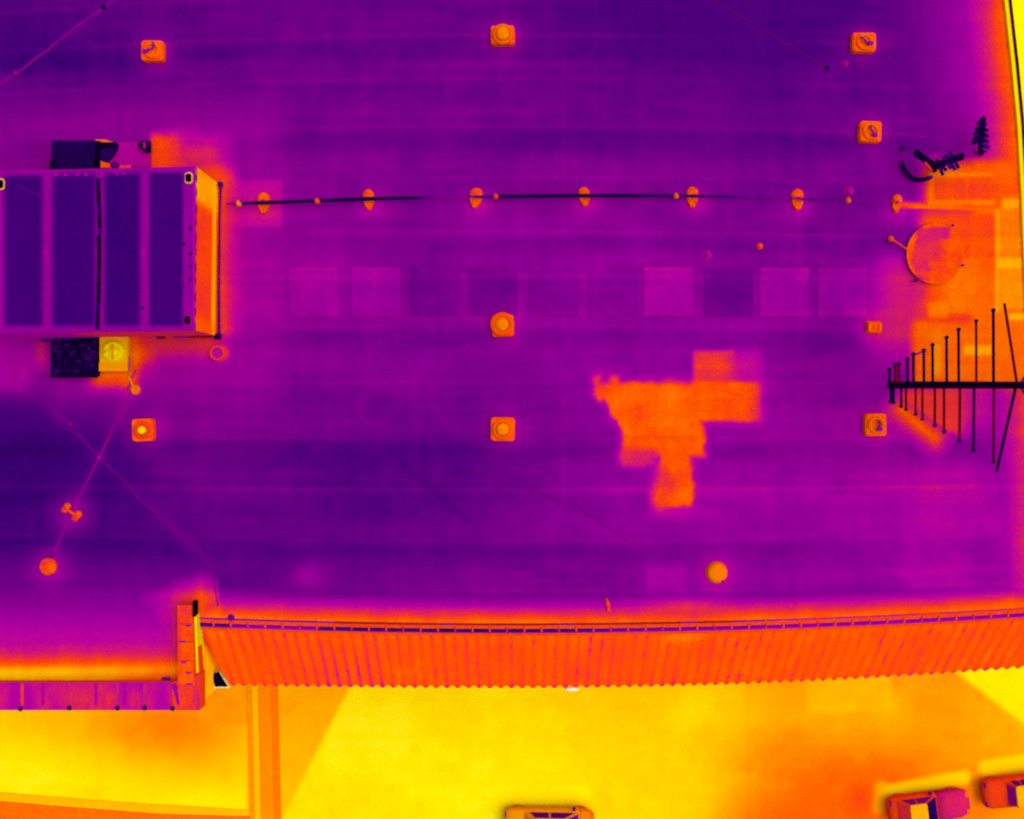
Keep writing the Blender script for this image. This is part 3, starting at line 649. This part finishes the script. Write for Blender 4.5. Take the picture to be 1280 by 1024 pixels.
vent(193, 66, 'orange square vent with a curled dark hook, upper left of the hut', 'hook', .88, .80, .67, [(.06, .28), (.12, .12), (.02, .02), (-.12, -.02), (-.22, -.08)])
vent(628.5, 46.5, 'wide orange vent with faint ring at the middle of the top edge', 'ring', .94, .74, .675)
vent(1077.5, 55.5, 'orange vent with a slanting dark hook, highest on the right side', 'hook', .94, .76, .675, [(-.18, .14), (-.06, .08), (0, -.02), (.14, -.08), (.2, -.1)])
vent(1085.5, 166.5, 'rounded orange vent with upright dark hook, left of the small aerials', 'hook', .86, .82, .685, [(-.02, .2), (-.06, .08), (.02, 0), (.1, -.12), (.12, -.18)])
vent(628.5, 407.5, 'orange vent with a wide round dome, below the row of square panels', 'dome', .86, .86, .67)
vent(628.5, 536.5, 'square orange vent with a ring, at the middle of the roof', 'ring', .94, .92, .675)
vent(1092, 531, 'orange vent with two dark marks, under the tip of the big aerial', 'hook', .84, .88, .685, [(.0, .12), (.1, .1), (.08, -.02), (.1, -.14), (.1, -.18)])
vent(181, 537.5, 'orange vent with a small yellow centre, below the hut', 'nub', .84, .88, .675)
e = empty('junction_box', P(1091.5, 409.5, ROOF), 'small orange rectangular box between the dish and the vent on the right', 'junction box')
b = BM(); prism(b, rrect(.56, .44, .09), 0, .2, .95); obj('lid', b, mat(.665), e)
b = BM(); prism(b, rrect(.62, .50, .1), 0, .06); obj('flange', b, mat(.62), e)
for sx in (-1, 1):
    b = BM(); box(b, sx * .2 - .04, -.13, .2, sx * .2 + .04, .13, .23); obj('hinge', b, mat(.72), e)
e = empty('round_vent', P(895.5, 715.5, ROOF), 'plain round orange vent below the hot patch', 'roof vent')
b = BM(); lathe(b, [(.39, 0), (.38, .16), (.33, .24), (.2, .28), (0, .29)], 30); obj('cap', b, mat(.735, .015, 6), e, True)
b = BM(); lathe(b, [(.43, 0), (.42, .05), (.38, .06)], 30); obj('flange', b, mat(.66), e, True)
b = BM(); box(b, .16, -.34, .14, .24, -.26, .22); obj('latch', b, mat(.15), e)
e = empty('round_vent', P(61, 708, ROOF), 'round red-orange vent at the lower end of the wire, far left', 'roof vent')
b = BM(); lathe(b, [(.33, 0), (.33, .1), (.27, .16), (.2, .12), (.12, .16), (0, .16)], 26, 1, 1.03); obj('cap', b, mat(.635, .05, 7), e, True)
b = BM(); lathe(b, [(.2, .14), (.12, .19), (0, .19)], 14, 1, 1, (.14, -.02, 0)); obj('knob', b, mat(.69), e, True)
b = BM(); box(b, .06, .33, .02, .15, .44, .1); obj('wire_clip', b, mat(.25), e)
e = empty('wire_joint', P(90, 640, ROOF), 'lumpy orange wire joint shaped like a bone, on the far left wire', 'wire joint', rz=math.radians(-38))
b = BM(); tube(b, [(-.3, 0, .1), (0, 0, .1), (.3, 0, .1)], [.07, .06, .07]); obj('sleeve', b, mat(.655, .05, 8), e, True)
for sx, r in ((-1, .13), (1, .15)):
    for sy in (-1, 1):
        b = BM(); lathe(b, [(0, .0), (r, .02), (r, .1), (r * .6, .18), (0, .2)], 14, 1, 1, (sx * .26, sy * .09, 0)); obj('clamp', b, mat(.65 + .03 * sy, .05, 8), e, True)

# ------------------------------------------------------------------ the line across the roof, on supports
ln = [(283, 255, .035, .3), (296, 254.6, .04, .25), (299, 254.5, .04, .74), (303, 254.4, .06, .10), (330, 253.4, .07, .05), (397, 251, .065, .07), (461, 248.6, .075, .04), (520, 247.4, .06, .08),
      (540, 247, .03, .30), (575, 246.3, .022, .42), (600, 246, .045, .2), (625, 245.6, .075, .07), (640, 245.4, .07, .06), (700, 244.8, .07, .05), (770, 244.6, .07, .05), (845, 245, .055, .10), (905, 245.6, .05, .16), (935, 246.2, .025, .33), (990, 247.6, .025, .38), (1005, 249, .04, .22), (1040, 249.6, .04, .24), (1060, 250, .02, .34), (1115, 252.5, .02, .40)]
a = empty('conductor_line', P(283, 255, ROOF), 'long dark cable running across the roof from the hut to the dish', 'cable')
px = np.array([q[0] for q in ln], float); fx = np.arange(283, 1115, 3.0)
py = np.interp(fx, px, [q[1] for q in ln]); rr = np.interp(fx, px, [q[2] for q in ln]); tt = np.interp(fx, px, [q[3] for q in ln])
seg = 8; ang = np.linspace(0, 2 * np.pi, seg + 1)[None, :]
lz = ROOF + .32
kl = (CAM_H - lz) / F
Xl = ((fx - 640) * kl)[:, None] + 0 * ang - a.location.x; Yl = ((512 - py) * kl)[:, None] + np.cos(ang) * rr[:, None] - a.location.y; Zl = np.sin(ang) * rr[:, None] + .32
grid('cable', Xl, Yl, Zl, tt[:, None] + .015 * np.cos(ang) + .12 * (np.cos(ang) < -.75), mat(None, .012, 5), a, True)
names = ['first', 'second', 'third', 'fourth', 'fifth', 'sixth', 'last']
proto = None
for i, (x, y) in enumerate(SUPPORTS):
    lab = 'orange drop-shaped cable support, %s one along the line from the hut' % names[i]
    if proto is None:
        proto = empty('cable_support', P(x, y, ROOF), lab, 'cable support', 'orange supports under the long cable')
        b = BM(); lathe(b, [(.25, 0), (.25, .1), (.2, .16), (.1, .19), (0, .19)], 22, .95, 1.0, (0, .12, 0)); obj('foot_weight', b, mat(.665, .05, 8), proto, True)
        b = BM(); prism(b, [(-.24, -.02), (-.2, -.2), (-.07, -.44), (.07, -.44), (.2, -.2), (.24, -.02)], 0, .15, .9); obj('foot_wedge', b, mat(.67, .05, 8), proto)
        b = BM(); box(b, -.06, -.05, .14, .06, .05, .27); obj('saddle', b, mat(.5), proto)
    else:
        c = copy_tree(proto); c.location = P(x, y, ROOF); c['label'] = lab; c.rotation_euler.z = random.uniform(-.16, .16); c.scale = (random.uniform(.85, 1.08), random.uniform(.88, 1.08), 1)
        if i == 6: c.scale = (.8, .9, 1)
for x, y, T, lab in ((397, 251.5, .67, 'tiny orange clamp on the cable between the first two supports'), (620, 245.8, .64, 'tiny red clamp on the cable just past the third support'),
                (845, 245.2, .68, 'tiny orange clamp on the cable just before the fifth support'), (1060, 250.8, .69, 'tiny upright orange clamp on the cable after the sixth support'),
                (299, 254.6, .76, 'tiny yellow clamp on the cable nearest the hut')):
    e = empty('cable_clamp', P(x, y, ROOF + .3), lab, 'clamp', 'clamps gripping the long cable')
    b = BM(); lathe(b, [(.09, -.1), (.11, .06), (.08, .15), (0, .17)], 12, 1, 1.1); obj('jaw', b, mat(T), e, True)
    b = BM(); box(b, .05, .02, .1, .11, .09, .18); obj('screw', b, mat(.3), e)
for x, y, T, r, lab in ((949.5, 308, .66, .09, 'small bright orange stud right of the middle, above the square panels'), (883.5, 319, .45, .12, 'faint magenta stud above the dark square panel'),
                        (1113.5, 298.5, .0, 0, ''), (1061, 238.5, .45, .12, 'faint magenta stud above the cable clamp on the right'), (1056, 80, .45, .09, 'faint magenta stud below the highest right vent'),
                        (289, 772, .3, .09, 'tiny dark stud near the left end of the gutter')):
    if not r: continue
    e = empty('roof_stud', P(x, y, ROOF), lab, 'stud'); b = BM(); lathe(b, [(r, 0), (r, .08), (r * .6, .13), (0, .14)], 14, 1, 1.2); obj('head', b, mat(T), e, True)
    b = BM(); lathe(b, [(r * 1.5, 0), (r * 1.5, .02), (r, .03)], 14); obj('washer', b, mat(min(.6, T + .08)), e)
e = empty('roof_strap', P(759, 755, ROOF), 'short red-orange strap lying just above the gutter', 'strap')
b = BM(); tube(b, [(-.05, .25, .03), (.02, 0, .04), (.05, -.25, .03)], [.04, .09, .06]); obj('band', b, mat(.62, .05), e, True)
b = BM(); box(b, -.0, -.26, .02, .1, -.16, .1); obj('buckle', b, mat(.66), e)
# wires lying on the roof
def wire(pts, T, r, label, clips=()):
    o = P(*pts[0], ROOF); e = empty('lightning_wire', o, label, 'wire', 'thin wires lying on the roof')
    pp = []
    for (x0, y0), (x1, y1) in zip(pts, pts[1:]):
        n = max(2, int(math.hypot(x1 - x0, y1 - y0) / 9))
        for i in range(n): pp.append((x0 + (x1 - x0) * i / n + random.uniform(-.5, .5), y0 + (y1 - y0) * i / n + random.uniform(-.5, .5)))
    pp.append(pts[-1])
    b = BM(); tube(b, [P(*q, ROOF + .02) - o for q in pp], r, 6); obj('strand', b, mat(T, .03, 4), e)
    for x, y, t in clips:
        b = BM(); c = P(x, y, ROOF) - o; lathe(b, [(.09, 0), (.09, .09), (0, .12)], 10, 1, 1, tuple(c)); obj('clip', b, mat(t), e, True)
wire([(-10, 112), (20, 92), (60, 62), (100, 30), (130, 10), (152, -8)], .40, .035, 'thin magenta wire crossing the top left corner of the roof', [(130, 9.5, .05), (20, 92, .42)])
wire([(166, 483), (145, 527), (124, 572), (89, 640), (63, 702)], .40, .035, 'thin magenta wire running down from the yellow exhaust box to a round vent', [(124, 572, .46)])
wire([(40, 485), (78, 520), (88, 531), (124, 573), (163, 608), (170, 620), (215, 660)], .34, .022, 'faint diagonal wire crossing the brighter wire below the hut', [(88, 530, .40)])
wire([(215, 660), (258, 700), (266, 715), (272, 758)], .35, .02, 'faint wire bending down to the parapet end at the gutter')
wire([(884, -4), (945, 32), (1034, 86)], .30, .03, 'very faint purple wire at the top right of the roof', [(1034, 85.5, .05)])
wire([(1104, 172), (1127, 186), (1129, 200)], .42, .02, 'short faint wire between the hooked vent and the curved black cable', [(1127, 186, .08)])
wire([(575, 585), (640, 606), (720, 632), (770, 668), (820, 694)], .31, .010, 'very faint purple wire in the lower middle of the roof')
wire([(505, 582), (540, 606), (560, 624), (582, 650)], .27, .012, 'short dark curved wire left of the lower middle')

# ------------------------------------------------------------------ aerials
def rod(bm, a, c, r, seg=7): return tube(bm, [a, c], r, seg)
AZ = 17.2
big = empty('log_periodic_aerial', P(1291, 482, ROOF), 'large black comb-shaped aerial pointing left, at the right edge', 'aerial')
bo = big.location
def A(x, y, z=AZ): return P(x, y, z) - bo
b = BM(); box_pts = [A(1110, 482), A(1300, 482.5)]
tube(b, box_pts, .11, 8); obj('boom', b, mat(.0, .006), big)
b = BM(); tube(b, [A(1111, 479, AZ - .2), A(1300, 479.5, AZ - .2)], .07, 8); obj('boom', b, mat(.02), big)
b = BM(); tube(b, [A(1291, 482, ROOF), A(1291, 482, AZ + .1)], .09, 10); obj('mast', b, mat(.1), big)
b = BM(); lathe(b, [(.5, 0), (.45, .12), (.12, .2)], 20); obj('mast_foot', b, mat(.5), big)
up = [(1112, 462, .06, 0), (1119.5, 456, .06, 1), (1124, 455, .05, 1), (1134.5, 449, .06, 0), (1142, 443, .06, 0), (1155, 438, .055, 0), (1166, 431, .055, 0), (1183.5, 422, .055, 0), (1198.5, 412, .055, 0), (1220.5, 401, .05, 1), (1242, 388, .06, 0)]
dn = [(1113.5, 502, .06, 0), (1117, 503, .05, 0), (1126.5, 508, .05, 0), (1132.5, 512, .045, 1), (1144.5, 518, .045, 1), (1153, 524, .045, 1), (1168.5, 532, .05, 1), (1180, 540, .05, 1), (1200, 551, .055, 1), (1217.5, 563, .055, 0), (1242.5, 577, .055, 1)]
red = flat('element_red', (104, 0, 30)); nav = mat(.03, .015)
for x, y, r, c in up:
    b = BM(); rod(b, A(x, 482), A(x - .3, y), r * .9); obj('element', b, red if c else nav, big)
    b = BM(); lathe(b, [(0, -.06), (r * 1.3, -.04), (r * 1.3, .04), (0, .06)], 8, 1, 1, tuple(A(x - .3, y))); obj('end_cap', b, nav, big)
for x, y, r, c in dn:
    b = BM(); rod(b, A(x, 482), A(x - (.8 if x > 1190 else 0), y), r * .9); obj('element', b, red if c else nav, big)
    b = BM(); lathe(b, [(0, -.06), (r * 1.3, -.04), (r * 1.3, .04), (0, .06)], 8, 1, 1, tuple(A(x - (.8 if x > 1190 else 0), y))); obj('end_cap', b, nav, big)
b = BM(); rod(b, A(1271.5, 481), A(1255.5, 379), .05); obj('slanted_element', b, red, big)
b = BM(); rod(b, A(1269.5, 484), A(1245.5, 590), .055); obj('slanted_element', b, nav, big)
b = BM(); rod(b, A(1143, 444), A(1156, 438.5), .035); obj('brace', b, mat(.30), big)

def yagi(label, base, z, segs, elems, feed):
    e = empty('small_aerial', P(*base, ROOF), label, 'aerial', 'small dark aerials at the right edge'); o = e.location
    Q = lambda x, y, dz=0: P(x, y, z + dz) - o
    for s in segs:
        b = BM(); tube(b, [Q(*q) for q in s[0]], s[1], 8); obj('boom', b, mat(.03), e, True)
    for (x0, y0, x1, y1, r, T) in elems:
        b = BM(); rod(b, Q(x0, y0, .06), Q(x1, y1, .06), r); obj('element', b, mat(T), e)
    for x, y, r in feed:
        b = BM(); lathe(b, [(0, -r), (r * .8, -r * .5), (r, 0), (r * .7, r * .7), (0, r)], 14, 1, 1, tuple(Q(x, y))); obj('feed_box', b, mat(.01), e, True)
    b = BM(); tube(b, [Q(*base), (0, 0, 0)] if False else [(0, 0, 0), Q(feed[0][0], feed[0][1])], .045); obj('mast', b, mat(.06), e)
    b = BM(); lathe(b, [(.2, 0), (.18, .08), (.06, .1)], 14); obj('mast_foot', b, mat(.5), e)
    return e
yagi('small fern-shaped black aerial pointing up the picture near the roof edge', (1224, 190), 15.0, [([(1228.8, 148), (1227.5, 165), (1226, 189)], .12)],
     [(1228, 151, 1221.5, 155, .07, .08), (1228, 157, 1219.5, 162, .07, .06), (1227, 163, 1217.5, 168, .075, .05), (1227, 169, 1216.5, 174.5, .075, .05), (1226.5, 175, 1215.5, 179, .085, .06), (1228, 153, 1233, 157, .06, .1), (1228, 160, 1234.5, 164, .07, .06), (1227.5, 167, 1235.5, 171, .07, .06), (1227, 173, 1235.5, 178, .07, .12), (1226.5, 180, 1236.5, 185, .08, .2), (1226, 185, 1233, 190, .06, .3)],
     [(1225.8, 190.5, .13), (1229, 149, .11)])
yagi('bent black aerial with many short bars above the warm block', (1166, 208), 15.0, [([(1144.5, 191), (1154, 197.5), (1168, 207)], .14), ([(1167, 209.5), (1176, 205), (1190, 199.5), (1203, 195.5)], .14)],
     [(1173, 203, 1178.5, 219.5, .066, .10), (1167, 193.5, 1171, 200.5, .045, .5), (1170, 199, 1183, 213.5, .066, .08), (1178, 195.5, 1189, 211.5, .066, .20), (1182, 193, 1194, 213, .066, .10), (1187, 190, 1198.5, 211, .066, .10), (1186, 188.5, 1190, 196, .06, .22), (1156, 203, 1165, 214, .05, .6)],
     [(1167, 211, .15), (1146, 191.5, .13), (1202, 195, .12)])
b = BM(); e = empty('curved_cable', P(1129, 205, ROOF), 'thick curved black cable hooking toward the bent aerial', 'cable')
pp = [(1128, 201), (1128.8, 208), (1132, 215), (1138, 221), (1145, 224.5), (1153, 225), (1161, 223)]
tube(b, [P(x, y, ROOF + .15) - e.location for x, y in pp], [.05, .08, .09, .09, .09, .09, .05], 8); obj('sheath', b, mat(.05, .02), e, True)
b = BM(); lathe(b, [(.09, 0), (.09, .2), (0, .22)], 10, 1, 1, tuple(P(1161, 223, ROOF) - e.location)); obj('end_plug', b, mat(.3), e)

# satellite dish, lying back and seen from above
ds = empty('satellite_dish', P(1169, 318, ROOF), 'large mottled magenta and orange dish with its arm reaching left', 'satellite dish')
do = ds.location; DZ = ROOF + .13
n = 30; ra = np.linspace(0, 1, n)[:, None]; an = np.linspace(0, 2 * np.pi, 65)[None, :]
R = 1.10
X = ra * R * np.cos(an); Y = ra * R * 1.06 * np.sin(an); Z = .13 + .035 * ra ** 2 - .01 * X
cx, cy = P(1168.5, 317.5, DZ).x - do.x, P(1168.5, 317.5, DZ).y - do.y
px_, py_ = 1168.5 + X * 33, 317.5 - Y * 33
W = .665 + .06 * fbm(px_, py_, 20, 91) + .02 * (px_ > 1185)
wq = px_ + 10 * fbm(px_, py_, 20, 95); wr = py_ + 8 * fbm(px_, py_, 20, 96)
W = mixv(W, bxm(wq, wr, 1142, 282, 1188, 302, 4) * .9, .555 + .04 * fbm(px_, py_, 12, 97)); W = mixv(W, bxm(wq, wr, 1140, 300, 1162, 338, 4) * .9, .57 + .04 * fbm(px_, py_, 12, 98)); W = mixv(W, bxm(wq, wr, 1160, 300, 1182, 326, 4) * .8, .60)
W = W + .0 * ra - .13 * gs(px_, py_, 1148, 349, 9, 5)
W = W + np.where(ra > .95, .012, 0)
grid('reflector', X + cx, Y + cy, Z, np.clip(W, .42, .70), mat(None, .015, 4), ds, True)
b = BM(); Q = lambda x, y, z: P(x, y, z) - do
tube(b, [Q(1134, 312, DZ + .1), Q(1125, 306, DZ + .1), Q(1113.5, 298.5, DZ + .1)], .04); obj('feed_arm', b, mat(.63, .03), ds)
b = BM(); lathe(b, [(0, -.12), (.1, -.1), (.12, 0), (.08, .1), (0, .12)], 14, 1, 1, tuple(Q(1113.5, 298.5, DZ + .1))); obj('feed_horn', b, mat(.655), ds, True)
b = BM(); tube(b, [(0, 0, 0), (cx, cy, .13)], .09); obj('stand', b, mat(.6), ds)
for x, y, r, T in ((1144, 351, .07, .18), (1203, 332, .05, .3), (1190.5, 282, .05, .3)):
    b = BM(); lathe(b, [(r, 0), (r, .08), (0, .1)], 10, 1, 1, tuple(Q(x, y, DZ + .04))); obj('rim_bolt', b, mat(T), ds)

# ------------------------------------------------------------------ parked cars
def car(center, rz, L, Wd, label, T, cabin, gl=.1, hoodT=None, side=.33, rear=.6):
    x0, x1, x2, x3 = cabin
    e = empty('parked_car', center, label, 'car', 'cars parked on the yard', rz)
    def section(st):
        bm = BM(); rings = []
        for x, w, z0, z1 in st:
            rings.append([bm.verts.new((x, s * w * f, z)) for s, f, z in ((-1, .9, z0), (-1, 1, z0 + .15), (-1, 1, z1 - .12), (-1, .88, z1), (0, .9, z1 + .03), (1, .88, z1), (1, 1, z1 - .12), (1, 1, z0 + .15), (1, .9, z0))])
        for a, c in zip(rings, rings[1:]):
            for i in range(9): bm.faces.new((a[i], a[(i + 1) % 9], c[(i + 1) % 9], c[i]))
        bm.faces.new(rings[0]); bm.faces.new(rings[-1][::-1]); return bm
    h = L / 2; w = Wd / 2
    obj('body', section([(-h, w * .72, .4, .72), (-h + .08, w * .88, .3, .84), (-h + .35, w * .97, .25, .93), (-.5, w, .24, .95), (x3 - .1, w, .24, .95), (x3, w * .99, .24, .945)]), mat(T, .02, 4), e, True)
    obj('bonnet', section([(x3 + .003, w * .985, .24, .938), ((x3 + h - .5) / 2, w * .98, .24, .91), (h - .5, w * .95, .26, .84), (h - .18, w * .84, .32, .74), (h - .02, w * .62, .4, .6)]), mat(hoodT or T, .02, 4), e, True)
    # cabin
    b = BM()
    lo = [(x0, w * .86), (x3, w * .86)]; zt = 1.46
    b_ = [b.verts.new(p) for p in ((x0, -w * .86, .94), (x3, -w * .86, .94), (x3, w * .86, .94), (x0, w * .86, .94), (x1, -w * .68, zt), (x2, -w * .68, zt), (x2, w * .68, zt), (x1, w * .68, zt))]
    for f in ((4, 5, 6, 7), (0, 1, 5, 4), (1, 2, 6, 5), (2, 3, 7, 6), (3, 0, 4, 7)): b.faces.new([b_[i] for i in f])
    obj('cabin', b, mat(T, .02, 4), e)
    b = BM(); prism(b, rrect(x2 - x1 + .1, w * 1.42, .12), zt + .003, zt + .05, .94)
    bmesh.ops.translate(b, verts=b.verts, vec=((x1 + x2) / 2, 0, 0)); obj('roof', b, mat(.82, .02, 5, 0, 1.1), e)
    def pane(name, q, T):
        b = BM(); v = [Vector(p) for p in q]; nrm = (v[1] - v[0]).cross(v[2] - v[0]).normalized()
        if nrm.z < 0: nrm = -nrm
        a = [b.verts.new(p + nrm * .006) for p in v]; c = [b.verts.new(p + nrm * .03) for p in v]; m = len(v)
        b.faces.new(a[::-1]); b.faces.new(c)
        for i in range(m): b.faces.new((a[i], a[(i + 1) % m], c[(i + 1) % m], c[i]))
        return obj(name, b, mat(T, .03, 6), e)
    pane('windscreen', [(x3 - .06, -w * .80, .985), (x3 - .06, w * .80, .985), (x2 + .05, w * .66, zt - .03), (x2 + .05, -w * .66, zt - .03)], gl)
    pane('rear_window', [(x0 + .08, -w * .72, 1.02), (x0 + .08, w * .72, 1.02), (x1 - .05, w * .6, zt - .05), (x1 - .05, -w * .6, zt - .05)], rear)
    xm = (x1 + x2) / 2
    for s in (-1, 1):
        sy = lambda z: s * w * (.86 - .18 * (z - .94) / (zt - .94))
        pane('side_window', [(xm + .05, sy(1.0), 1.0), (x3 - .28, sy(1.0), 1.0), (x2 - .02, sy(zt - .07), zt - .07), (xm + .05, sy(zt - .07), zt - .07)], side)
        pane('side_window', [(x0 + .3, sy(1.0), 1.0), (xm - .05, sy(1.0), 1.0), (xm - .05, sy(zt - .07), zt - .07), (x1 + .02, sy(zt - .07), zt - .07)], side)
        b = BM(); box(b, x3 - .35, s * w - .02, .92, x3 - .2, s * (w + .17), 1.05); obj('wing_mirror', b, mat(.25), e, bevel=.02)
        b = BM(); prism(b, rrect(.2, .34, .08), .6, .78, .8); bmesh.ops.translate(b, verts=b.verts, vec=(h - .17, s * w * .6, 0)); obj('headlight', b, mat(.72), e)
        b = BM(); prism(b, rrect(.1, .3, .04), .65, .86, .9); bmesh.ops.translate(b, verts=b.verts, vec=(-h + .09, s * w * .62, 0)); obj('tail_light', b, mat(.3), e)
        for xw in (-h + .72, h - .75):
            wh = None
            b = BM(); lathe(b, [(0, -.1), (.2, -.1), (.3, -.09), (.32, -.04), (.32, .04), (.3, .09), (.2, .1), (0, .1)], 20)
            bmesh.ops.rotate(b, verts=b.verts, matrix=Matrix.Rotation(math.pi / 2, 3, 'X')); wh = obj('wheel', b, mat(.60), e, True, loc=(xw, s * (w - .17), .32))
            b = BM(); lathe(b, [(0, .11), (.18, .11), (.19, .08)], 16)
            bmesh.ops.rotate(b, verts=b.verts, matrix=Matrix.Rotation(-s * math.pi / 2, 3, 'X')); obj('hubcap', b, mat(.7), wh)
    return e
car(P(1156, 1003, .0), math.radians(7), 4.15, 1.46, 'red-orange parked car with a dark blue windscreen and magenta bonnet', .65, (-1.75, -1.2, -.42, .28), .08, .565, .36, .60)
car(P(1274, 982, .0), math.radians(6), 4.3, 1.48, 'red parked car cut off by the right side, with a yellow roof', .645, (-1.1, -.75, -.1, .6), .10, .56, .28, .42)
car(P(686, 1025, .0), math.radians(-1), 4.6, 1.7, 'orange parked car cut off by the lower edge, ahead of bright ground', .795, (-1.3, -.75, .75, 1.5), .36, .75, .30, .74)
